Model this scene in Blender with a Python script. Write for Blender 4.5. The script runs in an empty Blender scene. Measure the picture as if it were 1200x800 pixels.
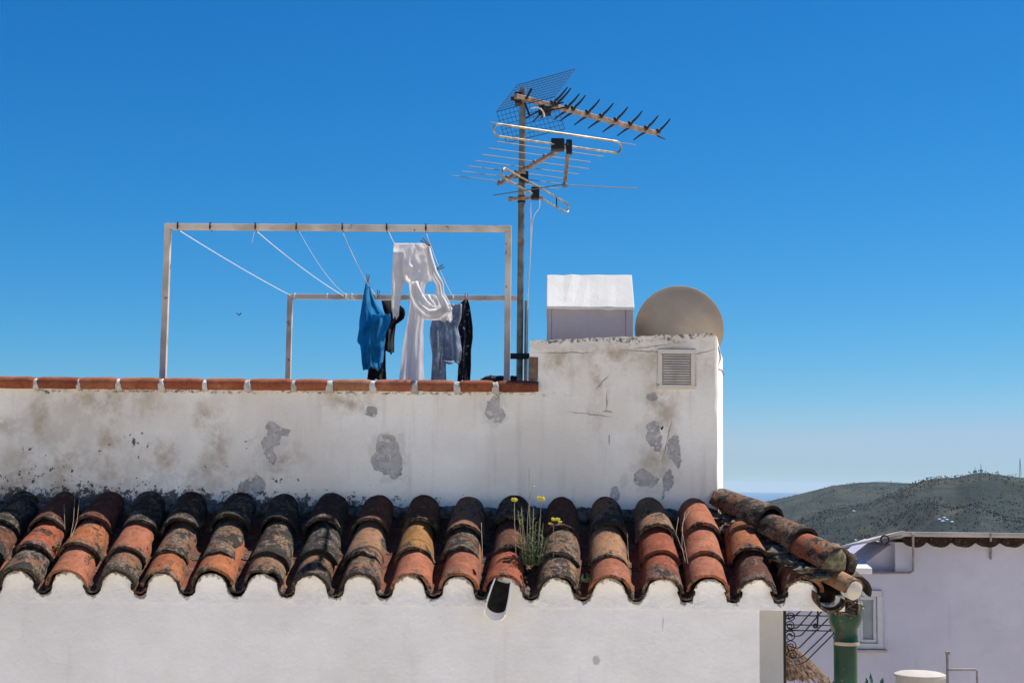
import bpy, math, random
from mathutils import Vector, Matrix, noise as mnoise
R = random.Random(7)
rad = math.radians
sc = bpy.context.scene
col = sc.collection

# ------------------------------------------------------------------ camera
F = 1700.0
PITCH, YAW, ROLL = math.atan(165 / F), math.atan(40 / F), 0.011
fwd = Vector((-math.sin(YAW) * math.cos(PITCH), math.cos(YAW) * math.cos(PITCH), math.sin(PITCH)))
r0 = fwd.cross(Vector((0, 0, 1))).normalized()
u0 = r0.cross(fwd).normalized()
rt = r0 * math.cos(ROLL) + u0 * math.sin(ROLL)
up = u0 * math.cos(ROLL) - r0 * math.sin(ROLL)

def ray(px, py):
    return fwd * F + rt * (px - 600) + up * (400 - py)
def P(px, py, y):
    """point of the vertical plane at distance y (parallel to the house front)"""
    d = ray(px, py); return d * (y / d.y)
def PZ(px, py, z):
    d = ray(px, py); return d * (z / d.z)
def proj(p):
    p = Vector(p); d = p.dot(fwd)
    return 600 + F * p.dot(rt) / d, 400 - F * p.dot(up) / d

cam_d = bpy.data.cameras.new('camera'); cam = bpy.data.objects.new('camera', cam_d); col.objects.link(cam)
cam_d.sensor_width = 36; cam_d.lens = 36 * F / 1200; cam_d.clip_start = 0.1; cam_d.clip_end = 250000
cam.matrix_world = Matrix(((rt.x, up.x, -fwd.x, 0), (rt.y, up.y, -fwd.y, 0), (rt.z, up.z, -fwd.z, 0), (0, 0, 0, 1)))
sc.camera = cam

# ------------------------------------------------------------------ light
S = Vector((1.85, 1.0, 3.45)).normalized()
el, az = math.asin(S.z), math.atan2(S.x, S.y)
w = bpy.data.worlds.new('World'); sc.world = w; w.use_nodes = True
nt = w.node_tree
bg = nt.nodes['Background']
sky = nt.nodes.new('ShaderNodeTexSky'); sky.sky_type = 'NISHITA'; sky.sun_disc = False
sky.sun_elevation = el; sky.sun_rotation = az; sky.altitude = 300
sky.air_density = 1.0; sky.dust_density = 0.0; sky.ozone_density = 2.6
# deep polarised blue: a per-channel response of the clear sky
sep = nt.nodes.new('ShaderNodeSeparateColor'); cmb = nt.nodes.new('ShaderNodeCombineColor'); nt.links.new(sky.outputs[0], sep.inputs[0])
def mnode(op, a, b):
    nd = nt.nodes.new('ShaderNodeMath'); nd.operation = op; nt.links.new(a, nd.inputs[0]); nd.inputs[1].default_value = b; return nd.outputs[0]
EXPO = 0.92
for k, (ga, mu, cap) in enumerate(((2.3, .455, .395), (1.14, .56, .565), (.85, .80, .80))):
    v_ = mnode('MINIMUM', mnode('MULTIPLY', mnode('POWER', mnode('MULTIPLY', sep.outputs[k], .1303), ga), mu), cap)
    nt.links.new(mnode('MULTIPLY', v_, 1 / .115 / 2 ** EXPO), cmb.inputs[k])
nt.links.new(cmb.outputs[0], bg.inputs['Color'])
bg.inputs['Strength'].default_value = 0.115
sl = bpy.data.lights.new('sun', 'SUN'); sl.energy = 4.2; sl.angle = rad(0.53); sl.color = (1.0, 0.965, 0.91)
so = bpy.data.objects.new('sun', sl); col.objects.link(so); so.rotation_euler = S.to_track_quat('Z', 'Y').to_euler()
so.location = (4, 6, 12)
vs = sc.view_settings
vs.view_transform = 'Standard'; vs.look = 'None'; vs.gamma = 1; vs.exposure = EXPO; vs.use_curve_mapping = False
sc.cycles.use_denoising = True
sc.cycles.max_bounces = 8; sc.cycles.diffuse_bounces = 5; sc.cycles.volume_bounces = 1
try: sc.cycles.denoiser = 'OPENIMAGEDENOISE'
except Exception: pass

# ------------------------------------------------------------------ material helpers
class NT:
    def __init__(s, name):
        s.m = bpy.data.materials.new(name); s.m.use_nodes = True
        s.t = s.m.node_tree; s.b = s.t.nodes['Principled BSDF']
        s.b.inputs['Specular IOR Level'].default_value = 0.25
    def n(s, ty, **kw):
        nd = s.t.nodes.new(ty)
        for k, v in kw.items(): setattr(nd, k, v)
        return nd
    def lk(s, a, b): s.t.links.new(a, b)
    def put(s, sock, v):
        if hasattr(v, 'is_output') or isinstance(v, bpy.types.NodeSocket): s.lk(v, sock)
        else: sock.default_value = v
    def math(s, op, a, b=0.0, clamp=False):
        nd = s.n('ShaderNodeMath', operation=op, use_clamp=clamp)
        s.put(nd.inputs[0], a); s.put(nd.inputs[1], b); return nd.outputs[0]
    def vmath(s, op, a, b=(0, 0, 0)):
        nd = s.n('ShaderNodeVectorMath', operation=op)
        s.put(nd.inputs[0], a); s.put(nd.inputs[1], b)
        return nd.outputs['Value'] if op in ('LENGTH', 'DOT_PRODUCT') else nd.outputs[0]
    def noise(s, vec, scale, detail=4, rough=0.55, dist=0.0, color=False):
        nd = s.n('ShaderNodeTexNoise'); s.put(nd.inputs['Vector'], vec)
        nd.inputs['Scale'].default_value = scale; nd.inputs['Detail'].default_value = detail
        nd.inputs['Roughness'].default_value = rough; nd.inputs['Distortion'].default_value = dist
        return nd.outputs['Color'] if color else nd.outputs['Fac']
    def ramp(s, f, a, b, lo=0.0, hi=1.0, smooth=True):
        nd = s.n('ShaderNodeMapRange'); nd.clamp = True
        if smooth: nd.interpolation_type = 'SMOOTHSTEP'
        s.put(nd.inputs[0], f); s.put(nd.inputs[1], a); s.put(nd.inputs[2], b); s.put(nd.inputs[3], lo); s.put(nd.inputs[4], hi)
        return nd.outputs[0]
    def mix(s, f, a, b, mode='MIX'):
        nd = s.n('ShaderNodeMix', data_type='RGBA', blend_type=mode)
        s.put(nd.inputs[0], f)
        for k, v in ((6, a), (7, b)):
            if isinstance(v, tuple) and len(v) == 3: v = v + (1,)
            s.put(nd.inputs[k], v)
        return nd.outputs[2]
    def bump(s, h, strength=0.3, dist=0.01):
        nd = s.n('ShaderNodeBump'); nd.inputs['Strength'].default_value = strength; nd.inputs['Distance'].default_value = dist
        s.lk(h, nd.inputs['Height']); s.lk(nd.outputs[0], s.b.inputs['Normal'])
    def coord(s, kind='Object'):
        return s.n('ShaderNodeTexCoord').outputs[kind]
    def done(s, color, rough=0.85, metal=0.0):
        if isinstance(color, tuple) and len(color) == 3: color = color + (1,)
        s.put(s.b.inputs['Base Color'], color); s.put(s.b.inputs['Roughness'], rough); s.b.inputs['Metallic'].default_value = metal
        return s.m

def simple(name, c, rough=0.7, metal=0.0, var=0.25, scale=14, bump=0.15, dark=None):
    t = NT(name); o = t.coord()
    f = t.noise(o, scale, 5, 0.6)
    dk = dark or tuple(x * (1 - var) for x in c)
    lt = tuple(min(1, x * (1 + var * .4)) for x in c)
    cc = t.mix(t.ramp(f, .3, .7), dk, lt)
    if bump: t.bump(t.noise(o, scale * 4, 4), bump, .004)
    return t.done(cc, rough, metal)

def ellipses(t, pos, lst, soft=0.12):
    """union of ellipses in the x-z plane of the object; pos is a (distorted) vector"""
    out = None
    for (cx, cz, rx, rz, ang) in lst:
        v = t.vmath('SUBTRACT', pos, (cx, 0, cz))
        if ang:
            vr = t.n('ShaderNodeVectorRotate', rotation_type='Y_AXIS'); t.lk(v, vr.inputs['Vector']); vr.inputs['Angle'].default_value = ang
            v = vr.outputs[0]
        v = t.vmath('MULTIPLY', v, (1 / rx, 0, 1 / rz))
        m = t.ramp(t.vmath('LENGTH', v), 1 + soft, 1 - soft)
        out = m if out is None else t.math('MAXIMUM', out, m)
    return out

YE, YW = 7.0, 7.6          # eave plane, parapet face
HOUSE = Vector((-2.0, 9.0, -4.5))
def wl(px, py, y=YW):       # pixel of the photograph's wall -> house coordinates (x, z) at real size
    p = P(px, py, y) - HOUSE; return p.x, p.z
MP = YW / F
def ell(lst, y=YW):
    out = []
    for e in lst:
        px, py, rx, ry = e[:4]; a = rad(e[4]) if len(e) > 4 else 0
        x, z = wl(px, py, y); out.append((x, z, rx * y / F, ry * y / F, a))
    return out

def wall_material():
    t = NT('old_whitewash'); o = t.coord()
    nc = t.noise(o, 9, 6, .62, color=True)
    d = t.vmath('MULTIPLY', t.vmath('SUBTRACT', nc, (.5, .5, .5)), (.16, .16, .16))
    p1 = t.vmath('ADD', o, d)
    nc2 = t.noise(o, 26, 4, .6, color=True)
    d2 = t.vmath('MULTIPLY', t.vmath('SUBTRACT', nc2, (.5, .5, .5)), (.055, .055, .055))
    p2 = t.vmath('ADD', t.vmath('ADD', o, d2), t.vmath('MULTIPLY', t.vmath('SUBTRACT', t.noise(o, 70, 5, .7, color=True), (.5, .5, .5)), (.03, .03, .03)))
    p3 = t.vmath('ADD', o, t.vmath('MULTIPLY', d2, (.45, .45, .45)))
    big = t.noise(o, 1.7, 5, .6)
    base = t.mix(t.ramp(big, .35, .68), (.75, .70, .61), (.88, .85, .765))
    # rain streaks
    st = t.vmath('MULTIPLY', o, (9, 9, .9))
    s = t.ramp(t.noise(st, 1.6, 5, .6), .52, .72)
    base = t.mix(t.math('MULTIPLY', s, .33), base, (.50, .46, .40))
    # brush ridges
    fine = t.noise(o, 60, 5, .65)
    base = t.mix(t.math('MULTIPLY', t.ramp(fine, .5, .75), .16), base, (.52, .49, .45))
    # brown water stains
    br = ellipses(t, p1, ell([(255, 515, 15, 42), (125, 530, 17, 55), (46, 488, 11, 26), (12, 500, 18, 14), (410, 470, 28, 16), (240, 490, 10, 18),
                              (130, 470, 60, 22), (60, 545, 55, 40), (190, 535, 26, 18), (330, 540, 24, 18), (700, 430, 9, 60), (775, 480, 18, 34), (712, 415, 40, 18), (790, 425, 40, 26), (655, 425, 22, 14),
                              (30, 575, 70, 34), (60, 550, 60, 30), (100, 560, 50, 40), (250, 560, 50, 18), (775, 540, 20, 26)]), .85)
    brn = t.math('MULTIPLY', br, t.ramp(t.noise(o, 7, 6, .7), .36, .66))
    base = t.mix(t.math('MULTIPLY', brn, .84), base, (.40, .31, .20))
    # cracks
    cr = ellipses(t, p3, ell([(690, 485, 22, .45, -6), (706, 447, 9, .6, 48), (712, 482, 5, .9, 0), (662, 413, 30, .5), (711, 470, .7, 8), (714, 515, .7, 6), (775, 412, 40, .5, -3), (822, 413, 16, .6, 14),
                              (768, 405, 24, .5, 8), (782, 515, .45, 22, -12)]), .5)
    base = t.mix(t.math('MULTIPLY', cr, .6), base, (.10, .085, .07))
    # peeled patches showing the grey render
    pe = ellipses(t, p2, ell([(320, 508, 8, 15, 10), (315, 528, 6, 17, 20), (330, 506, 9, 5), (455, 532, 13, 24, 10), (447, 540, 12, 12), (463, 545, 9, 16), (577, 476, 7, 15, -22), (585, 487, 6, 9, -30),
                              (435, 482, 7, 7), (290, 574, 12, 11), (302, 570, 8, 12), (765, 508, 7, 14), (770, 518, 5, 12), (790, 525, 7, 13), (793, 537, 4, 10), (753, 560, 11, 9), (764, 564, 8, 6), (783, 563, 7, 11),
                              (764, 464, 7, 4), (721, 579, 6, 9), (778, 574, 2, 9)]), .07)
    pe0 = pe
    pe = t.math('MULTIPLY', pe, t.ramp(t.noise(o, 33, 6, .72), .40, .50, .25, 1))
    pcol = t.mix(t.ramp(t.noise(o, 18, 6, .7), .35, .65), (.26, .25, .24), (.42, .41, .40))
    base = t.mix(t.math('MULTIPLY', pe, .88), base, pcol)
    ring = t.math('MULTIPLY', t.math('MULTIPLY', pe0, t.math('SUBTRACT', 1.0, pe0)), 4)
    base = t.mix(t.math('MULTIPLY', ring, .5), base, (.30, .27, .23))
    lay = ellipses(t, p1, ell([(800, 402, 36, 9), (660, 404, 40, 7), (455, 536, 26, 34), (315, 520, 22, 30), (770, 515, 26, 34), (580, 480, 16, 22), (755, 562, 30, 18), (60, 500, 60, 26), (210, 560, 50, 18)]), .1)
    base = t.mix(t.math('MULTIPLY', lay, t.ramp(t.noise(o, 12, 6, .7), .42, .56, 0, .5)), base, (.60, .565, .50))
    # black mould: speckled, thick along the foot of the wall and on the broken top edge
    sx = t.n('ShaderNodeSeparateXYZ'); t.lk(o, sx.inputs[0])
    x, z = sx.outputs['X'], sx.outputs['Z']
    zf = wl(400, 590)[1]
    foot = t.math('MULTIPLY', t.ramp(z, zf + .17, zf - .01), t.ramp(x, wl(690, 590)[0], wl(150, 590)[0], .42, 1.0))
    sp = t.noise(o, 34, 7, .75)
    thr = t.math('SUBTRACT', .74, t.math('MULTIPLY', foot, .36))
    mould = t.ramp(sp, thr, t.math('ADD', thr, .06))
    bl = ellipses(t, p1, ell([(40, 530, 26, 20), (55, 556, 55, 26), (90, 575, 60, 22), (120, 525, 20, 8), (290, 520, 16, 12), (250, 545, 30, 16), (15, 565, 40, 20), (170, 560, 20, 12), (330, 560, 30, 10), (160, 520, 30, 18)]), .7)
    thr2 = t.math('SUBTRACT', .80, t.math('MULTIPLY', bl, .222))
    mould2 = t.ramp(t.noise(o, 27, 6, .66), thr2, t.math('ADD', thr2, .03))
    top = ellipses(t, p2, ell([(640, 400, 20, 2), (700, 398, 70, 2.6), (790, 393, 50, 2.4), (790, 394, 16, 6), (735, 398, 22, 4), (824, 391, 14, 3), (60, 458, 16, 2), (200, 458, 120, 1.5), (450, 460, 180, 1.5)]), .5)
    mould3 = t.math('MULTIPLY', top, t.ramp(t.noise(o, 40, 5, .7), .44, .6))
    mm = t.math('MAXIMUM', t.math('MAXIMUM', mould, mould2), mould3)
    base = t.mix(t.math('MULTIPLY', mm, .9), base, (.045, .04, .034))
    h = t.math('SUBTRACT', t.math('ADD', t.math('MULTIPLY', t.noise(o, 5, 5, .5), .9), t.math('MULTIPLY', fine, .35)), t.math('ADD', t.math('MULTIPLY', pe, .9), t.math('MULTIPLY', cr, .5)))
    t.bump(h, .55, .02)
    return t.done(base, .92)

def plaster(name, light=(.82, .805, .775), dark=(.72, .70, .665), marks=None, y=YW, bump=.45, rim=False):
    t = NT(name); o = t.coord()
    c = t.mix(t.ramp(t.noise(o, 1.9, 6, .62), .33, .68), dark, light)
    st = t.vmath('MULTIPLY', o, (7, 7, .8))
    s = t.ramp(t.noise(st, 1.6, 5, .6), .55, .75)
    c = t.mix(t.math('MULTIPLY', s, .26), c, tuple(k * .78 for k in dark))
    sp = t.ramp(t.noise(o, 48, 5, .7), .70, .76)
    c = t.mix(t.math('MULTIPLY', sp, .4), c, (.25, .23, .2))
    if marks:
        nc = t.noise(o, 24, 4, .6, color=True)
        p = t.vmath('ADD', o, t.vmath('MULTIPLY', t.vmath('SUBTRACT', nc, (.5, .5, .5)), (.035, .035, .035)))
        c = t.mix(t.math('MULTIPLY', ellipses(t, p, ell(marks, y), .3), .6), c, (.27, .25, .23))
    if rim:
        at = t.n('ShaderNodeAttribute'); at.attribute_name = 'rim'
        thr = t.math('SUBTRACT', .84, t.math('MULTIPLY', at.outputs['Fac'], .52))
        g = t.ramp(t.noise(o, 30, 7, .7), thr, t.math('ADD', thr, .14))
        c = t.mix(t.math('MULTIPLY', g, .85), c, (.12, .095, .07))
    h = t.math('ADD', t.noise(o, 6, 5, .5), t.math('MULTIPLY', t.noise(o, 55, 4, .6), .3))
    t.bump(h, bump, .018)
    return t.done(c, .92)

def tile_material(name='weathered_terracotta'):
    t = NT(name); o = t.coord()
    oi = t.n('ShaderNodeObjectInfo')
    off = t.n('ShaderNodeCombineXYZ')
    for k, m in enumerate((37., 91., 53.)): t.lk(t.math('MULTIPLY', oi.outputs['Random'], m), off.inputs[k])
    p = t.vmath('ADD', o, off.outputs[0])
    base = oi.outputs['Color']
    at = t.n('ShaderNodeAttribute'); at.attribute_name = 'rim'; rim = at.outputs['Fac']
    A = t.math('ADD', oi.outputs['Alpha'], t.math('MULTIPLY', rim, .42))
    base = t.mix(1.0, base, (.60, .47, .40), 'MULTIPLY')
    v = t.noise(p, 11, 5, .65)
    c = t.mix(t.ramp(v, .3, .7, 0, .8), base, t.mix(1.0, base, (.62, .50, .45), 'MULTIPLY'))
    c = t.mix(t.ramp(t.noise(p, 30, 5, .7), .52, .72, 0, .35), c, (.36, .23, .13))
    c = t.mix(t.ramp(t.noise(t.vmath('MULTIPLY', p, (1, 1, 1)), 45, 6, .75), .50, .62, 0, .5), c, t.mix(1.0, c, (.45, .36, .30), 'MULTIPLY'))
    # grey crust, dark crust, pale specks
    clump = t.math('MULTIPLY', t.math('SUBTRACT', t.noise(t.vmath('ADD', p, (2, 4, 6)), 7.5, 3, .5), .5), .62)
    thr = t.math('ADD', clump, t.math('SUBTRACT', .80, t.math('MULTIPLY', A, .46)))
    l1 = t.ramp(t.noise(p, 17, 8, .70, .4), thr, t.math('ADD', thr, .09))
    gcol = t.mix(t.ramp(t.noise(p, 75, 4, .7), .38, .62), (.035, .029, .023), (.175, .145, .105))
    c = t.mix(t.math('MULTIPLY', l1, .72), c, gcol)
    thr2 = t.math('ADD', t.math('MULTIPLY', clump, .6), t.math('SUBTRACT', .725, t.math('MULTIPLY', A, .27)))
    l2 = t.ramp(t.noise(t.vmath('ADD', p, (5, 3, 1)), 21, 8, .72), thr2, t.math('ADD', thr2, .05))
    c = t.mix(t.math('MULTIPLY', l2, .9), c, (.014, .012, .010))
    l3 = t.ramp(t.noise(t.vmath('ADD', p, (1, 8, 4)), 85, 4, .7), .655, .70)
    c = t.mix(t.math('MULTIPLY', l3, t.math('ADD', .12, t.math('MULTIPLY', A, .55))), c, (.48, .45, .38))
    l4 = t.ramp(t.noise(t.vmath('ADD', p, (9, 2, 7)), 30, 5, .7), .68, .74)
    c = t.mix(t.math('MULTIPLY', l4, .7), c, (.42, .30, .08))
    h = t.math('ADD', t.math('MULTIPLY', t.noise(p, 70, 6, .7), .5), t.math('ADD', t.math('MULTIPLY', l1, .5), t.math('MULTIPLY', t.noise(p, 20, 4), .6)))
    t.bump(h, .75, .008)
    return t.done(c, .93)

M = {}
M['wall'] = wall_material()
M['plain'] = plaster('white_plaster', marks=[(699, 772, 4, 5), (310, 706, 5, 1), (560, 702, 30, .7), (625, 704, 12, .7), (776, 730, .7, 8)], y=7.03)
M['side'] = plaster('side_plaster')
M['eave'] = plaster('eave_plaster', bump=.8, rim=True)
M['corner'] = plaster('shaded_corner_plaster', (.47, .475, .485), (.41, .415, .425))  # eave shade on the recessed strip put into a darker plaster colour
M['chim'] = plaster('chimney_plaster', (.60, .575, .54), (.52, .50, .465), bump=.3)
M['lilac'] = plaster('neighbour_plaster', (.50, .495, .585), (.445, .44, .52))
M['ventframe'] = plaster('vent_surround', (.72, .67, .58), (.62, .57, .48), bump=.2)
M['cement2'] = plaster('plug_mortar', (.52, .49, .43), (.40, .37, .31))
M['cement'] = plaster('bare_cement_render', (.385, .335, .35), (.31, .27, .285))
M['mortar'] = plaster('joint_mortar', (.66, .64, .61), (.38, .35, .31), bump=.9)
M['tile'] = tile_material()
M['dirt_gap'] = simple('roof_dirt_gap_shade', (.06, .045, .035), .95, var=.5, scale=20)
M['bore'] = simple('bore_stain_shade', (.022, .018, .014), .9, var=.7, scale=30)  # stain plus the shade inside the hollow, both put into the colour
M['iron'] = simple('black_iron', (.02, .02, .022), .5, .0, var=.3)
M['steel'] = simple('dull_galvanised_steel', (.24, .225, .19), .5, .6, var=.35, scale=18, dark=(.15, .12, .085))
M['alu'] = simple('tarnished_aluminium', (.40, .33, .22), .5, .6, var=.4, scale=22, dark=(.22, .16, .10))
M['boom'] = simple('rusty_boom', (.36, .26, .18), .6, .45, var=.5, scale=25, dark=(.2, .12, .075))
M['wire'] = simple('dark_mesh_wire', (.045, .05, .055), .6, .2, var=.2)
M['thin'] = simple('thin_rod_metal', (.13, .135, .14), .6, .3, var=.2)
M['black'] = simple('black_plastic', (.012, .012, .013), .45, var=.3)
M['cable'] = simple('white_cable_sheath', (.66, .64, .6), .5, var=.12)
M['rope'] = simple('white_cord', (.78, .77, .74), .7, var=.1)
M['dish'] = simple('beige_dish_paint', (.37, .295, .225), .5, var=.16, scale=5, bump=.03)
def post_paint():
    t = NT('chipped_white_paint'); o = t.coord()
    c = t.mix(t.ramp(t.noise(o, 6, 5), .35, .65), (.44, .375, .30), (.63, .565, .48))
    c = t.mix(t.ramp(t.noise(o, 13, 7, .7), .60, .64), c, (.19, .10, .06))
    c = t.mix(t.ramp(t.noise(o, 4.0, 4, .5), .64, .72, 0, .6), c, (.34, .25, .17))
    t.bump(t.noise(o, 50, 4), .2, .003)
    return t.done(c, .6)
M['post'] = post_paint()
def fabric(name, c, var=.2, pat=None):
    t = NT(name); o = t.coord()
    cc = t.mix(t.ramp(t.noise(o, 9, 4), .3, .7), tuple(k * (1 - var) for k in c), c)
    if pat:
        cc = t.mix(t.ramp(t.noise(o, pat[0], 3, .6), pat[1], pat[1] + .05), cc, pat[2])
    wv = t.n('ShaderNodeTexWave'); wv.inputs['Scale'].default_value = 260; t.lk(o, wv.inputs['Vector'])
    t.bump(t.math('ADD', wv.outputs['Fac'], t.math('MULTIPLY', t.noise(o, 22, 5, .65, 1.2), 9)), .25, .008)
    t.b.inputs['Sheen Weight'].default_value = .15
    m = t.done(cc, .9)
    # thin cloth lets some light through
    tr = t.n('ShaderNodeBsdfTranslucent'); t.lk(cc, tr.inputs['Color'])
    mx = t.n('ShaderNodeMixShader'); mx.inputs[0].default_value = .55
    t.lk(t.b.outputs[0], mx.inputs[1]); t.lk(tr.outputs[0], mx.inputs[2])
    t.lk(mx.outputs[0], t.t.nodes['Material Output'].inputs['Surface'])
    return m
M['white_cloth'] = fabric('white_cotton', (.93, .915, .90), .04)
M['blue_cloth'] = fabric('blue_cotton', (.010, .37, .70), .35)
M['black_cloth'] = fabric('black_cotton', (.014, .015, .022), .3)
M['denim'] = fabric('washed_denim', (.40, .48, .60), .35, (22, .56, (.52, .58, .66)))
M['dark_print'] = fabric('dark_printed_cotton', (.018, .022, .036), .3, (38, .60, (.30, .34, .42)))
M['wood'] = simple('weathered_peg_wood', (.30, .16, .08), .8, var=.4)
M['pegred'] = simple('red_peg_plastic', (.35, .07, .04), .5)
M['peggrey'] = simple('grey_peg_plastic', (.16, .19, .18), .5)
M['straw'] = simple('dry_straw', (.25, .165, .11), .95, var=.65, scale=40)
M['stalk'] = simple('dry_stalk', (.38, .32, .20), .9, var=.3)
M['leaf'] = simple('grey_green_leaf', (.10, .135, .055), .8, var=.4)
M['green_leaf'] = simple('fresh_leaf', (.10, .16, .035), .8, var=.4)
M['yellow'] = simple('yellow_flower', (.62, .53, .05), .8, var=.3)
def glaze():
    t = NT('chipped_green_glaze'); o = t.coord()
    c = t.mix(t.ramp(t.noise(o, 9, 5, .6), .3, .7), (.005, .034, .019), (.010, .070, .036))
    c = t.mix(t.ramp(t.noise(t.vmath('MULTIPLY', o, (1, 1, .3)), 14, 6, .7), .61, .67), c, (.06, .042, .026))
    c = t.mix(t.ramp(t.noise(o, 45, 5, .7), .68, .72), c, (.25, .2, .14))
    t.bump(t.noise(o, 18, 4), .15, .01)
    return t.done(c, .32)
M['glaze'] = glaze()
M['clay'] = simple('broken_clay_edge', (.42, .34, .24), .9, var=.3)
M['pipegrey'] = simple('grey_pipe_paint', (.24, .21, .22), .6)
M['slab'] = simple('grey_fibre_sheet', (.40, .37, .35), .85, var=.2, scale=6)
M['frame'] = simple('pale_window_frame', (.50, .51, .54), .5, var=.08)
def pane():
    t = NT('window_glass'); o = t.coord()
    c = t.mix(t.ramp(t.noise(o, 3, 3), .3, .7), (.16, .20, .23), (.24, .28, .31))
    t.b.inputs['Specular IOR Level'].default_value = .5
    return t.done(c, .15)
M['pane'] = pane()
M['vent'] = simple('grey_vent_slats', (.70, .61, .49), .7, var=.2)
M['tank'] = simple('cream_tank_plastic', (.42, .385, .345), .6, var=.1)
M['brick'] = simple('old_brown_brick', (.20, .13, .09), .95, var=.4, scale=30)
M['paving'] = simple('bounce_paving', (.80, .675, .505), .9, var=.2, scale=2.0)  # unseen ground, made bright and warm to bounce sun onto the shaded walls
M['terrace'] = simple('terrace_clay_floor', (.30, .20, .14), .9, var=.25, scale=5)
M['concrete'] = plaster('old_concrete', (.55, .53, .49), (.4, .38, .35))

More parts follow.
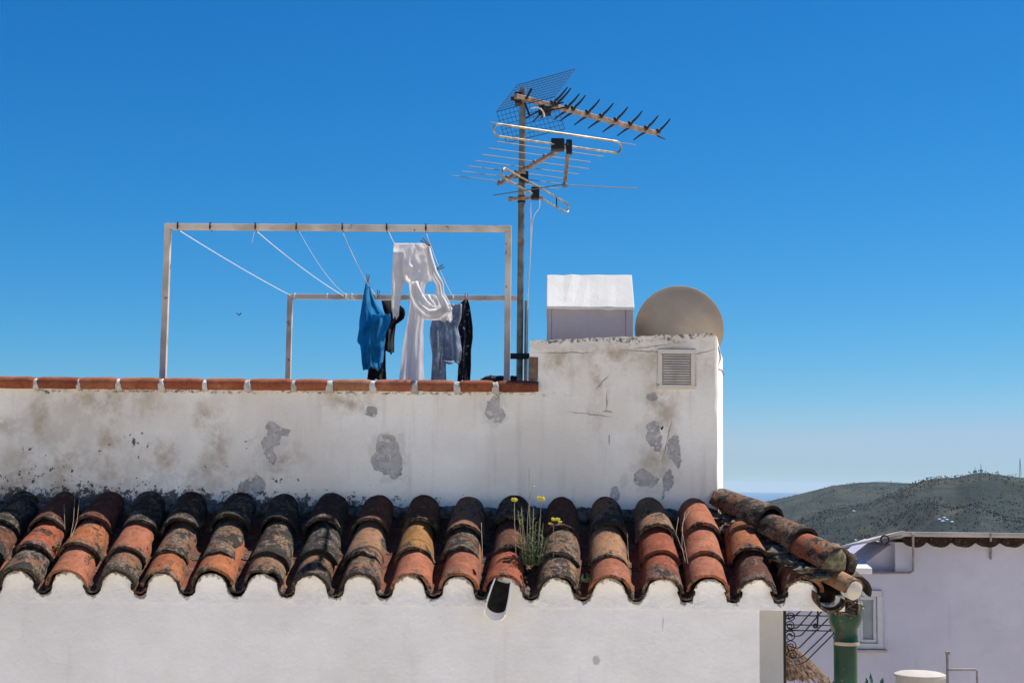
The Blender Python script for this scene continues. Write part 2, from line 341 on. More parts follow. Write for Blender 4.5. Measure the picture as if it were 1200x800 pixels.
# ------------------------------------------------------------------ mesh helpers
class MB:
    def __init__(s): s.v = []; s.f = []; s.fm = []; s.mi = 0
    def face(s, *i): s.f.append(tuple(i)); s.fm.append(s.mi)
    def vert(s, p): s.v.append(Vector(p)); return len(s.v) - 1
    def hexa(s, c):
        b = len(s.v); s.v += [Vector(p) for p in c]
        for q in ((0, 3, 2, 1), (4, 5, 6, 7), (0, 1, 5, 4), (1, 2, 6, 5), (2, 3, 7, 6), (3, 0, 4, 7)): s.face(*[b + i for i in q])
        return s
    def box(s, a, b):
        x0, y0, z0 = a; x1, y1, z1 = b
        return s.hexa([(x0, y0, z0), (x1, y0, z0), (x1, y1, z0), (x0, y1, z0), (x0, y0, z1), (x1, y0, z1), (x1, y1, z1), (x0, y1, z1)])
    def bar(s, p, q, w, h, upv=(0, 0, 1)):
        p, q = Vector(p), Vector(q); a = (q - p).normalized(); b = a.cross(Vector(upv))
        if b.length < 1e-4: b = a.cross(Vector((0, 1, 0)))
        b.normalize(); n = b.cross(a).normalized(); b *= w / 2; n *= h / 2
        return s.hexa([p - b - n, p + b - n, q + b - n, q - b - n, p - b + n, p + b + n, q + b + n, q - b + n])
    def tube(s, pts, r, n=8, closed=False, caps=True):
        pts = [Vector(p) for p in pts]; k = len(pts)
        rs = r if isinstance(r, (list, tuple)) else [r] * k
        rings = []; prev = None
        for i, p in enumerate(pts):
            if closed: d = pts[(i + 1) % k] - pts[i - 1]
            else: d = pts[min(i + 1, k - 1)] - pts[max(i - 1, 0)]
            d.normalize()
            if prev is None:
                x = d.cross(Vector((0, 0, 1)))
                if x.length < .05: x = d.cross(Vector((1, 0, 0)))
            else: x = prev - d * prev.dot(d)
            x.normalize(); prev = x; yv = d.cross(x)
            rings.append([s.vert(p + (x * math.cos(2 * math.pi * j / n) + yv * math.sin(2 * math.pi * j / n)) * rs[i]) for j in range(n)])
        m = k if closed else k - 1
        for i in range(m):
            a, b = rings[i], rings[(i + 1) % k]
            for j in range(n): s.face(a[j], a[(j + 1) % n], b[(j + 1) % n], b[j])
        if caps and not closed:
            s.face(*rings[0][::-1]); s.face(*rings[-1])
        return s
    def grid(s, rows, flip=False, closed=False):
        idx = [[s.vert(p) for p in r] for r in rows]; m = len(idx[0])
        for i in range(len(idx) - 1):
            for j in range(m if closed else m - 1):
                a = (idx[i][j], idx[i][(j + 1) % m], idx[i + 1][(j + 1) % m], idx[i + 1][j])
                s.face(*(a[::-1] if flip else a))
        return idx
    def prism(s, poly, d):
        d = Vector(d); a = [s.vert(p) for p in poly]; b = [s.vert(Vector(p) + d) for p in poly]; n = len(a)
        s.face(*a); s.face(*b[::-1])
        for i in range(n): s.face(a[i], b[i], b[(i + 1) % n], a[(i + 1) % n])
        return s
    def lathe(s, prof, o=(0, 0, 0), n=24, axis=None):
        o = Vector(o); az_ = Vector(axis or (0, 0, 1)).normalized()
        x = az_.orthogonal().normalized(); y = az_.cross(x)
        s.grid([[o + az_ * z + (x * math.cos(2 * math.pi * j / n) + y * math.sin(2 * math.pi * j / n)) * r for j in range(n)] for r, z in prof], closed=True, flip=False)
        return s
    def blob(s, c, r, seg=8, sq=(1, 1, 1), nz=0):
        c = Vector(c); rows = []
        for i in range(seg + 1):
            th = math.pi * i / seg; row = []
            for j in range(seg * 2):
                ph = math.pi * j / seg
                d = Vector((math.sin(th) * math.cos(ph), math.sin(th) * math.sin(ph), math.cos(th)))
                k = 1 + (nz * mnoise.noise(d * 2.3 + c * 31) if nz else 0)
                row.append(c + Vector((d.x * sq[0], d.y * sq[1], d.z * sq[2])) * r * k)
            rows.append(row)
        s.grid(rows, closed=True); return s
    def build(s, name, mat, parent=None, smooth=False, bevel=0, solid=0, sub=0):
        me = bpy.data.meshes.new(name)
        off = Vector((0, 0, 0)); q = parent
        while q is not None: off += q.location; q = q.parent
        o = bpy.data.objects.new(name, me); col.objects.link(o)
        if parent is not None: o.parent = parent
        elif s.v:
            lo = [min(v[i] for v in s.v) for i in range(3)]; hi = [max(v[i] for v in s.v) for i in range(3)]
            if max(hi[i] - lo[i] for i in range(3)) < 60:
                off = Vector(((lo[0] + hi[0]) / 2, (lo[1] + hi[1]) / 2, lo[2])); o.location = off
        me.from_pydata([tuple(v - off) for v in s.v], [], s.f)
        mats = mat if isinstance(mat, (list, tuple)) else [mat]
        for m in mats: me.materials.append(m)
        if len(mats) > 1: me.polygons.foreach_set('material_index', s.fm)
        me.validate()
        if getattr(s, 'rim', None):
            at = me.attributes.new('rim', 'FLOAT', 'POINT'); at.data.foreach_set('value', s.rim)
        import bmesh
        b = bmesh.new(); b.from_mesh(me)
        bmesh.ops.remove_doubles(b, verts=b.verts, dist=1e-6)
        bmesh.ops.recalc_face_normals(b, faces=b.faces); b.to_mesh(me); b.free()
        if smooth:
            me.polygons.foreach_set('use_smooth', [True] * len(me.polygons))
            me.set_sharp_from_angle(angle=rad(smooth if smooth > 1 else 40))
        if bevel:
            md = o.modifiers.new('bevel', 'BEVEL'); md.width = bevel; md.segments = 2; md.limit_method = 'ANGLE'
        if solid:
            md = o.modifiers.new('solid', 'SOLIDIFY'); md.thickness = solid; md.offset = 0
        if sub:
            md = o.modifiers.new('sub', 'SUBSURF'); md.levels = sub; md.render_levels = sub
        return o

def tag(o, label, cat, group=None, kind=None):
    o['label'] = label; o['category'] = cat
    if group: o['group'] = group
    if kind: o['kind'] = kind
    return o
def thing(name, loc, label, cat, group=None):
    o = bpy.data.objects.new(name, None); col.objects.link(o); o.location = loc; o.empty_display_size = .1
    return tag(o, label, cat, group)
def lerp(a, b, t): return a + (b - a) * t
def interp(tab, x):
    if x <= tab[0][0]: return tab[0][1]
    for (a, b), (c, d) in zip(tab, tab[1:]):
        if x <= c: return lerp(b, d, (x - a) / (c - a))
    return tab[-1][1]
def nz(p, s=1.0): return mnoise.noise(Vector(p) * s)

# ------------------------------------------------------------------ SETTING: terrain, sea, street, haze
def px_h(px, py, Rr):
    d = ray(px, py); return d.z / math.hypot(d.x, d.y) * Rr
def px_az(px, py=570):
    d = ray(px, py); return math.degrees(math.atan2(d.x, d.y))
R1, R2 = 3000., 5200.
f_ridge = [(870, 650), (905, 628), (940, 606), (980, 593), (1020, 584), (1050, 575), (1075, 563), (1095, 557.5), (1120, 558), (1137, 553), (1150, 551), (1175, 554), (1200, 556), (1260, 560), (1350, 575), (1500, 590)]
b_ridge = [(820, 640), (860, 608), (890, 590), (905, 585), (940, 577), (975, 568), (1000, 565), (1040, 563.5), (1070, 565), (1120, 572), (1250, 580), (1500, 600)]
f_tab = [(px_az(a), px_h(a, b, R1)) for a, b in f_ridge]
b_tab = [(px_az(a), px_h(a, b, R2)) for a, b in b_ridge]
f_tab = [(-180, -330), (f_tab[0][0] - 4, -330)] + f_tab + [(60, -100), (100, -330), (180, -330)]
b_tab = [(-180, -330), (b_tab[0][0] - 2.0, -330)] + b_tab + [(60, -150), (110, -330), (180, -330)]
def theight(a, r):
    x, y = r * math.sin(rad(a)), r * math.cos(rad(a))
    if r < 45: return -4.5
    base = max(-330, -4.5 - (r - 45) * .42) if r < 600 else lerp(-238, -330, min(1, (r - 600) / 2500))
    v = Vector((x / 520, y / 520, 0))
    g = mnoise.fractal(v, .9, 2.1, 6) * 26 if r > 300 else 0
    h = base + g * .5
    g1 = abs(mnoise.noise(Vector((x / 330, y / 330, 3)))) * 60 + mnoise.fractal(Vector((x / 150, y / 150, 1)), .9, 2.1, 5) * 14
    c1 = interp(f_tab, a)
    dr = (R1 - r) if r < R1 else (r - R1)
    k = min(1, dr / 500)
    h1 = c1 - dr * (.15 if r < R1 else .22) - k * g1 + mnoise.noise(Vector((x / 60, y / 60, 5))) * 2.0
    c2 = interp(b_tab, a)
    dr = abs(r - R2); k = min(1, dr / 700)
    h2 = c2 - dr * .13 - k * g1 * 1.3 + mnoise.noise(Vector((x / 90, y / 90, 9))) * 2.5
    return max(h, h1, h2)
azs = [a for a in range(-180, 3, 6)] + [3 + .07 * i for i in range(0, 300)] + [a for a in range(24, 181, 6)]
rs = [0.5, 20, 44.9, 60, 120, 250, 420, 600, 800] + [900 + 45 * i for i in range(120)] + [6500, 7500, 9000]
mb = MB()
mb.grid([[(r * math.sin(rad(a)), r * math.cos(rad(a)), theight(a, r)) for a in azs] for r in rs])
t = NT('scrub_hillside'); o = t.coord()
c = t.mix(t.ramp(t.noise(o, .012, 8, .68), .38, .62), (.007, .018, .018), (.033, .042, .031))
c = t.mix(t.ramp(t.noise(o, .0045, 7, .7), .52, .66), c, (.058, .052, .034))
c = t.mix(t.ramp(t.noise(o, .0085, 8, .72), .50, .58), c, (.010, .017, .011))
c = t.mix(t.ramp(t.noise(o, .018, 6, .7), .66, .69), c, (.10, .085, .06))
t.bump(t.noise(o, .05, 7, .7), .8, 8)
M['hill'] = t.done(c, .95)
ter = mb.build('terrain', M['hill'], smooth=180); ter['kind'] = 'structure'

t = NT('sea_water'); o = t.coord()
t.b.inputs['Specular IOR Level'].default_value = .4
M['sea'] = t.done(t.mix(t.noise(o, .0004, 4), (.012, .05, .10), (.02, .07, .13)), .28)
mb = MB(); n = 96
c0 = mb.vert((0, 0, -300)); ring = [mb.vert((62000 * math.sin(2 * math.pi * i / n), 62000 * math.cos(2 * math.pi * i / n), -300)) for i in range(n)]
for i in range(n): mb.face(c0, ring[i], ring[(i + 1) % n])
sea = mb.build('sea', M['sea']); sea['kind'] = 'structure'

mb = MB(); mb.grid([[(x, y, -4.494) for x in (-28, -14, 0, 14, 28)] for y in (-30, -15, 0, 15, 30)])
st = mb.build('street', M['paving']); st['kind'] = 'structure'

hm = bpy.data.materials.new('haze_air'); hm.use_nodes = True
hn = hm.node_tree; hn.nodes.remove(hn.nodes['Principled BSDF'])
pv = hn.nodes.new('ShaderNodeVolumePrincipled'); pv.inputs['Color'].default_value = (.76, .88, .98, 1); pv.inputs['Density'].default_value = 1.45e-5
pv.inputs['Anisotropy'].default_value = 0.0
hn.links.new(pv.outputs[0], hn.nodes['Material Output'].inputs['Volume'])
ZT = 130
mb = MB(); mb.box((-64000, -64000, -332), (64000, 64000, ZT))
hz = mb.build('haze', hm); hz['kind'] = 'stuff'

# scrub and trees on the far hills, too many to count
mb = MB(); rr = random.Random(3)
cnt = 0
while cnt < 12000:
    a = rr.uniform(px_az(880), px_az(1290)); r = rr.choice([rr.uniform(1500, 3020), rr.uniform(2300, 3020), rr.uniform(3900, 5230)])
    x, y = r * math.sin(rad(a)), r * math.cos(rad(a))
    if mnoise.noise(Vector((x / 140, y / 140, 2))) < rr.uniform(-.5, .5): continue
    z = theight(a, r); s = rr.uniform(.7, 1.9) * (1.2 if r > 3500 else 1)
    ps = [Vector((x, y, z)) + Vector((dx * s * rr.uniform(.7, 1.2), dy * s * rr.uniform(.7, 1.2), dz * s * rr.uniform(.8, 1.3))) for dx, dy, dz in ((1, 0, .4), (0, 1, .4), (-1, 0, .4), (0, -1, .4), (0, 0, 1.3), (0, 0, -.3))]
    b = len(mb.v); mb.v += ps
    for i in range(4): mb.face(b + i, b + (i + 1) % 4, b + 4); mb.face(b + (i + 1) % 4, b + i, b + 5)
    cnt += 1
M['scrub'] = simple('dark_scrub', (.011, .018, .012), .95, var=.4, scale=.01, bump=0)
sb = mb.build('hillside_scrub', M['scrub']); tag(sb, 'dark scrub and small trees scattered over the far hillsides', 'scrub', kind='stuff')

def on_hill(px, py, r0=1200, r1=6000):
    """first terrain point along the sight line"""
    d = ray(px, py); k = math.hypot(d.x, d.y); a = math.degrees(math.atan2(d.x, d.y)); r = r0
    while r < r1:
        if theight(a, r) >= d.z / k * r: break
        r += 10
    return Vector((r * math.sin(rad(a)), r * math.cos(rad(a)), theight(a, r)))
M['far_white'] = simple('far_whitewash', (.72, .70, .66), .9, var=.05, scale=.1, bump=0)
M['far_roof'] = simple('far_clay_roof', (.28, .14, .09), .9, var=.1, scale=.1, bump=0)
for (px, py, sx) in ((1101, 610, 1.8), (1105, 613, 2.4), (1110, 611, 1.6), (1107, 609, 1.5), (1116, 614, 2.0), (1001, 601, 2.0), (1003, 636, 1.6)):
    q = on_hill(px, py); f_ = 'farmhouse' if px < 1050 else 'cluster'
    lab = {'cluster': 'tiny white house in the cluster on the far hillside', 'farmhouse': ''}[f_]
    if f_ == 'farmhouse': lab = 'tiny white farmhouse alone on the upper hillside' if py < 620 else 'tiny white farmhouse low on the hillside beside the hip tiles'
    h = thing('hillside_house', q, lab, 'house', 'white houses far off on the hillside')
    h.rotation_euler = (0, 0, rad(20))
    m = MB(); m.box((q.x - sx, q.y - 2, q.z - 4), (q.x + sx, q.y + 2, q.z + 2.4)); m.build('wall', M['far_white'], h)
    x0_, x1_, y0_, y1_, z0_ = q.x - sx - .3, q.x + sx + .3, q.y - 2.2, q.y + 2.2, q.z + 2.41
    m = MB(); m.hexa([(x0_, y0_, z0_), (x1_, y0_, z0_), (x1_, y1_, z0_), (x0_, y1_, z0_), (x0_, y0_, z0_ + .2), (x1_, y0_, z0_ + .2), (x1_, y1_, z0_ + .9), (x0_, y1_, z0_ + .9)]); m.build('roof', M['far_white'], h)
for (px, hgt, lab, wd) in ((1143, 8, 'small radio mast, left of the pair on the hill summit', .45), (1150, 11, 'taller radio mast, right of the pair on the hill summit', .45), (1196, 31, 'lattice transmission tower on the ridge at the right edge', .7)):
    a = px_az(px); q = Vector((R1 * math.sin(rad(a)), R1 * math.cos(rad(a)), theight(a, R1)))
    mt = thing('radio_mast', q, lab, 'radio mast', 'radio masts on the far ridge')
    m = MB()
    b_ = hgt * .055
    for sx, sy in ((1, 1), (-1, 1), (-1, -1), (1, -1)):
        m.bar(q + Vector((sx * b_, sy * b_, -2)), q + Vector((sx * .3, sy * .3, hgt)), wd * .5, wd * .5)
    for k in range(5):
        z0, z1 = hgt * k / 5, hgt * (k + 1) / 5; w0, w1 = lerp(b_, .3, k / 5), lerp(b_, .3, (k + 1) / 5)
        m.bar(q + Vector((-w0, -w0, z0)), q + Vector((w1, -w1, z1)), wd * .3, wd * .3); m.bar(q + Vector((w0, w0, z0)), q + Vector((-w1, w1, z1)), wd * .3, wd * .3)
    m.build('lattice', M['slab'], mt)
    m = MB(); m.tube([q + Vector((0, 0, hgt - .2)), q + Vector((0, 0, hgt + 4))], .15, 6); m.build('whip', M['slab'], mt)
    if hgt < 30:
        m = MB(); m.box((q.x - 2.5, q.y - 3, q.z - 3), (q.x + 2.5, q.y + 1, q.z + 2.4)); m.build('equipment_hut', M['far_white'], mt)

# ------------------------------------------------------------------ THE HOUSE
house = thing('whitewashed_house', HOUSE, 'old whitewashed house with peeling parapet, clay tile eave and square stair tower', 'house')
def wx(px, y=YW): return P(px, 565, y).x
TX0, TX1 = wx(619), P(838, 480, YW).x            # stair tower's front edges
zcap0 = P(300, 455, YW).z                         # wall top under the coping
def ztop(px, py): return P(px, py, YW).z

# parapet: solid with an uneven top, front face subdivided
XL = -4.2
def wavy(x, z, a=.004): return z + nz((x * 9, z * 3, 1.3)) * a + nz((x * 31, z, 4.1)) * a * .5
def slab_wall(x0, x1, zb, tops, y0, y1, name, mat, step=.02):
    """vertical wall with an uneven top line; tops(x) gives its height"""
    m = MB(); n_ = max(2, int((x1 - x0) / step)); zs = 14
    xs = [lerp(x0, x1, i / n_) for i in range(n_ + 1)]
    front = [[(x, y0 + nz((x * 1.6, 0, k * .5)) * .006, lerp(zb, tops(x), k / zs)) for x in xs] for k in range(zs + 1)]
    back = [[(x, y1, zb) for x in xs], [(x, y1, tops(x)) for x in xs]]
    a = m.grid(front); b = m.grid(back, flip=True)
    for i in range(n_): m.face(a[-1][i], a[-1][i + 1], b[1][i + 1], b[1][i])
    for j in (0, n_):
        m.face(*([a[k][j] for k in range(zs + 1)] + [b[1][j], b[0][j]]))
    return m.build(name, mat, house, smooth=50)
zroof = P(640, 600, YW).z
ZB = -.45
slab_wall(XL, TX0, ZB, lambda x: wavy(x, zcap0 - .004), YW, YW + .24, 'parapet_wall', M['wall'])
tz0, tz1 = ztop(619, 399), ztop(838, 390)
def tower_top(x):
    k = (x - TX0) / (TX1 - TX0)
    return lerp(tz0, tz1, k) + nz((x * 14, 0, 2)) * .006 + nz((x * 45, 3, 2)) * .004 - (.012 if k > .985 else 0)
TB = 9.25
# tower as one body: front, splayed right side, back, left side
bx_ = P(847, 480, 8.35).x
m = MB(); n_ = 56; zs = 16
xs = [lerp(TX0, TX1, i / n_) for i in range(n_ + 1)]
def tw_edge(z): return nz((1, 2, z * 9)) * .006 + nz((1, 7, z * 30)) * .003
rows = []
for k in range(zs + 1):
    row = []
    for x in xs:
        z = lerp(ZB, tower_top(x), k / zs)
        row.append((x + (tw_edge(z) if x == xs[-1] else 0), YW + nz((x * 1.6, 0, k * .5)) * .006, z))
    z1 = lerp(ZB, tower_top(TX1), k / zs)
    zz = z1 - .0
    row.append((TX1 + .012 + tw_edge(z1), YW + .008, lerp(ZB, tower_top(TX1) - .006, k / zs)))
    for q in range(1, 6):
        f = q / 5; zt = tower_top(TX1) - .010 - .045 * min(1, f * 1.5)
        row.append((lerp(TX1 + .012, bx_, f) + nz((f * 5, 1, k)) * .003, lerp(YW + .008, 8.35, f), lerp(ZB, zt, k / zs)))
    row.append((bx_, TB, lerp(ZB, tower_top(TX1) - .06, k / zs)))
    row.append((TX0, TB, lerp(ZB, tz0 - .02, k / zs)))
    row.append((TX0, YW + .25, lerp(ZB, tz0 - .005, k / zs)))
    rows.append(row)
a = m.grid(rows, closed=True); m.face(*a[-1])
m.build('stair_tower', M['wall'], house, smooth=35)
# low niche with a brown brick at the tower's foot, beside the last coping tile
p0, p1 = P(618, 446, YW - .012), P(632, 418, YW - .012)
m = MB(); m.box((p0.x + .004, YW - .006, p0.z + .004), (p1.x - .006, YW + .06, p1.z)); m.build('brick_stub', M['brick'], house, bevel=.006)

# coping tiles: round-nosed clay slabs with mortar between
caps = [(-305, -260), (-256, -211), (-207, -162), (-158, -113), (-109, -64), (-60, -14), (-10, 37), (42, 88), (91, 134), (139, 184), (190, 236), (240, 285), (292, 340), (345, 381), (388, 432), (439, 481), (488, 531), (538, 576), (583, 629)]
capc = [(.45, .17, .09)] * 5 + [(.45, .17, .09), (.43, .17, .09), (.36, .14, .08), (.46, .21, .12), (.48, .21, .12), (.47, .19, .11), (.46, .18, .10), (.47, .19, .11), (.46, .19, .11), (.50, .31, .19), (.50, .25, .16), (.42, .21, .13), (.38, .15, .085), (.27, .10, .06)]
def tint(o, c, a): o.color = (c[0], c[1], c[2], a)
for (pa, pb), cc in zip(caps, capc):
    pa, pb = pa - R.uniform(0, 1.2), pb + R.uniform(0, 1.0)
    mid = (pa + pb) / 2; slope = .0084
    ytop, ybot = 440.4 + slope * mid, 454.5 + slope * mid * .9
    xa, xb = wx(pa), wx(pb)
    zt, zb_ = P(mid, ytop, YW - .03).z, P(mid, ybot, YW - .03).z
    h = zt - zb_; tl = R.uniform(-.004, .004); dy = R.uniform(-.006, .006)
    m = MB(); rows = []
    nx = 12
    for i in range(nx + 1):
        f = i / nx; x = lerp(xa, xb, f); dz = tl * (f - .5); row = []
        ch = .004 * (abs(f - .5) * 2) ** 6
        for k in range(9):
            th = math.pi * (k / 8 - .5)
            wob = nz((x * 12, k * .4, 3)) * .004
            row.append((x, YW - .012 - math.cos(th) * h * .55 + dy + wob + ch, zb_ + h / 2 + math.sin(th) * (h / 2 - ch) + dz + wob * .5))
        row += [(x, YW + .30, zb_ + h + dz), (x, YW + .30, zb_ + dz)]
        rows.append(row)
    a = m.grid(rows, closed=True); m.face(*a[0][::-1]); m.face(*a[-1])
    ob = m.build('coping_tile', M['tile'], house, smooth=40); tint(ob, tuple(min(.85, q * 1.2) for q in cc), R.uniform(.10, .28))
for (pa, pb), (pc, pd) in zip(caps, caps[1:]):
    m = MB()
    xa, xb = wx(pb), wx(pc); mid = (pb + pc) / 2
    zt, zb_ = P(mid, 442 + .0084 * mid, YW - .03).z, P(mid, 457 + .0075 * mid, YW - .03).z
    h = zt - zb_; rows = []
    for i in range(5):
        f = i / 4; x = lerp(xa - .003, xb + .003, f); row = []
        sw = (1 - (abs(f - .5) * 2) ** 3) * R.uniform(-.004, .002) - (.004 if i in (0, 4) else 0)
        for k in range(8):
            th = math.pi * (k / 7 - .5); wob = nz((x * 60, k * .9, 7)) * .006
            row.append((x + nz((x * 50, k, 1)) * .004, YW - .012 - math.cos(th) * h * .5 - sw + wob, zb_ + h / 2 + math.sin(th) * (h / 2 + sw) + wob * .4))
        row += [(x, YW + .29, zb_ + h), (x, YW + .29, zb_)]
        rows.append(row)
    a = m.grid(rows, closed=True); m.face(*a[0][::-1]); m.face(*a[-1])
    m.build('coping_mortar', M['mortar'], house, smooth=60)

# lower storeys and roof terrace
ze0 = P(640, 693.5, YE).z
XR = 1.20
xc0 = P(890, 760, 7.03).x; xc1 = P(917.5, 760, 7.36).x
m = MB()
m.prism([(XL, 7.014, -4.5), (xc0, 7.014, -4.5), (xc0, 13.5, -4.5), (XL, 13.5, -4.5)], (0, 0, 4.5 + ze0 - .062))
lw = m.build('lower_wall', M['plain'], house, bevel=.012)
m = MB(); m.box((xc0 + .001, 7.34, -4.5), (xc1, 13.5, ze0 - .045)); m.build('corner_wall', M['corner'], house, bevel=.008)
m = MB(); m.box((XL, YW + .2, ze0 - .02), (TX1 - .02, 13.5, -.34)); m.build('terrace_core', M['side'], house)
m = MB(); m.box((XL + .05, YW + .245, -.336), (TX0 - .005, 13.4, -.30)); m.build('terrace_floor', M['terrace'], house)
m = MB(); m.box((TX0 + .001, TB + .002, -.336), (TX1 - .03, 13.4, -.302)); m.build('terrace_end', M['terrace'], house)

# ---- clay roof : deck, covers, channels, hip, fascia
SL = math.tan(rad(29.9)); ca, sa = math.cos(rad(29.9)), math.sin(rad(29.9))
AX = Vector((0, -ca, -sa)); NRM = Vector((0, -sa, ca))           # down the slope, out of the slope
zw0 = ze0 + (YW - YE) * SL
CX, CY = 1.53, 6.98                                             # hip corner in plan
def eave_z(x): return ze0 + (x - 0) * -.0006
m = MB()
d_ = .035
A_ = [(XL, YE + .10, ze0 - d_ + .05), (CX - .02, YE + .10, ze0 - d_ + .05), (TX1, YW + .05, zw0 - d_ + .03), (XL, YW + .05, zw0 - d_ + .03)]
m.hexa([(p[0], p[1], p[2] - .05) for p in A_] + A_)
B_ = [(CX - .06, YE + .12, ze0 - d_ - .002), (CX - .06, 13.2, ze0 - d_ - .002), (TX1 + .01, 13.2, zw0 - d_ + .03), (TX1 + .01, YW + .05, zw0 - d_ + .028)]
m.hexa([(p[0], p[1], p[2] - .035) for p in B_] + B_)
roof = m.build('roof', M['dirt_gap'], house)

def barrel(lo, hi, r_lo, r_hi, n_up, th=.014, a0=0., a1=math.pi, seed=0, chip=.006, nl=9, na=15, squash=1.0):
    """curved clay tile from its lower end lo to its upper end hi; a0..a1 is the arc about n_up"""
    lo, hi = Vector(lo), Vector(hi); ax = (lo - hi).normalized(); n_ = Vector(n_up); n_ = (n_ - ax * n_.dot(ax)).normalized(); b = ax.cross(n_)
    m = MB(); L = (lo - hi).length
    def surf(off, sgn):
        rows = []
        for i in range(nl + 1):
            f = (i / nl) ** 1.6; rr_ = lerp(r_lo, r_hi, f) + off; row = []
            for j in range(na + 1):
                g = j / na; an = lerp(a0, a1, g)
                rad_ = rr_ * (1 + .055 * nz((f * 2.2, g * 3, seed)) ) + .0030 * nz((f * 9, g * 11, seed + 4))
                e = 0
                if i == 0: e = -abs(nz((g * 4.5, seed * 1.7, 2))) * chip * 1.3 - (chip * 1.4 if nz((g * 5, seed * 2.3, 8)) > .40 else 0)
                row.append(lerp(lo, hi, f) + ax * e + b * math.cos(an) * rad_ + n_ * math.sin(an) * rad_ * squash)
            rows.append(row)
        return rows
    m.rim = []
    o_ = m.grid(surf(0, 1)); i_ = m.grid(surf(-th, -1), flip=True)
    for j in range(na):
        m.face(o_[0][j + 1], o_[0][j], i_[0][j], i_[0][j + 1]); m.face(o_[-1][j], o_[-1][j + 1], i_[-1][j + 1], i_[-1][j])
    for i in range(nl):
        m.face(o_[i][0], o_[i + 1][0], i_[i + 1][0], i_[i][0]); m.face(o_[i + 1][-1], o_[i][-1], i_[i][-1], i_[i + 1][-1])
    m.rim = []
    for _ in range(2):
        for i in range(nl + 1):
            for j in range(na + 1): m.rim.append(max(0, 1 - L * (i / nl) ** 1.6 / .055))
    return m

noses = [-329, -271, -213, -155, -97, -38, 20, 79, 136, 190, 247, 307, 364, 421, 479, 537, 592, 652, 714, 777, 832, 887, 940]
tops = [-240, -186, -132, -78, -24, 27, 76, 126, 177, 226, 281, 334, 387, 442, 495, 548, 602, 660, 711, 762, 814, 866, 915]
o_, b_, k_ = (.50, .22, .10), (.16, .075, .045), (.05, .035, .028)
sal, ochre, red, grey, tan, mar = (.52, .24, .15), (.46, .29, .10), (.44, .15, .08), (.34, .21, .13), (.42, .29, .18), (.17, .07, .05)
# per column: colour and crust for eave tile, middle tile, wall tile
cols = [((grey, .7), (o_, .5), (k_, .8)), ((sal, .4), (b_, .7), (k_, .7)), ((grey, .8), (red, .5), (mar, .5)), ((o_, .5), (grey, .8), (k_, .8)), ((grey, .6), (b_, .6), (k_, .8)), ((grey, .8), (b_, .7), (k_, .8)), ((grey, .85), (red, .5), (mar, .35)), ((sal, .32), (o_, .55), (mar, .25)), ((grey, .9), (sal, .3), (k_, .75)), ((o_, .5), (grey, .8), (k_, .65)),
        ((o_, .42), (grey, .85), (k_, .7)), ((tan, .62), (grey, .98), (k_, 1.0)), ((grey, .75), (k_, 1.0), (k_, .55)), ((grey, .8), (tan, .6), (mar, .35)), ((sal, .3), (ochre, .45), (b_, .5)),
        ((sal, .22), (b_, .75), (grey, .65)), ((red, .35), (b_, .5), (k_, .7)), ((tan, .7), (grey, .75), (mar, .4)), ((sal, .25), (tan, .5), (grey, .78)), ((red, .62), (red, .25), (tan, .55)),
        ((sal, .3), (sal, .4), (sal, .3)), ((mar, .55), (o_, .4), (o_, .5)), ((o_, .48), (o_, .5), (o_, .5))]
SLEN = (YW - YE) / ca
nose_x = []
for ci, (nx_, tx_) in enumerate(zip(noses, tops)):
    e = P(nx_, 699, YE); wv_ = P(tx_, 600, YW)
    x0, x1 = e.x, wv_.x
    nose_x.append(x0)
    zoff = P(nx_, 686.5 + (nx_ - 47) * .0125, YE).z - ze0
    def along(s, lift=0):
        f = s / SLEN
        return Vector((lerp(x0, x1, f), YE, ze0 + zoff)) - AX * s + NRM * lift
    smax = SLEN + .05
    if nx_ > 850:                                            # cut by the hip
        k = (CX - x0) / (CX - TX1); smax = max(.12, SLEN * k - .02)
    s2, s3 = .19 + R.uniform(-.045, .045), .43 + R.uniform(-.045, .045)
    spans = [(R.uniform(-.012, .012), .40, .004), (s2, s2 + .40, .014), (s3, smax, .026)]
    for ri, (sa_, sb_, lift) in enumerate(spans):
        sb_ = min(sb_, smax)
        if sb_ - sa_ < .08: continue
        f = min(1, (sb_ - sa_) / .42)
        rlo = R.uniform(.094, .109); rhi = lerp(rlo, R.uniform(.072, .083), f)
        jit = Vector((R.uniform(-.011, .011), 0, 0)); tw = Vector((R.uniform(-.14, .14), 0, 0)); chp = R.choice([.005, .006, .006, .012, .016])
        ob = barrel(along(sa_, lift) + jit, along(sb_, lift * .35) + Vector((R.uniform(-.012, .012), 0, 0)), rlo, rhi, NRM + tw, R.uniform(.014, .019), seed=ci * 7.3 + ri * 2.1, chip=chp).build('cover_tile', M['tile'], roof, smooth=50)
        cc, al = cols[ci][ri]; v_ = R.uniform(.88, 1.1); tint(ob, tuple(q * v_ for q in cc), al)
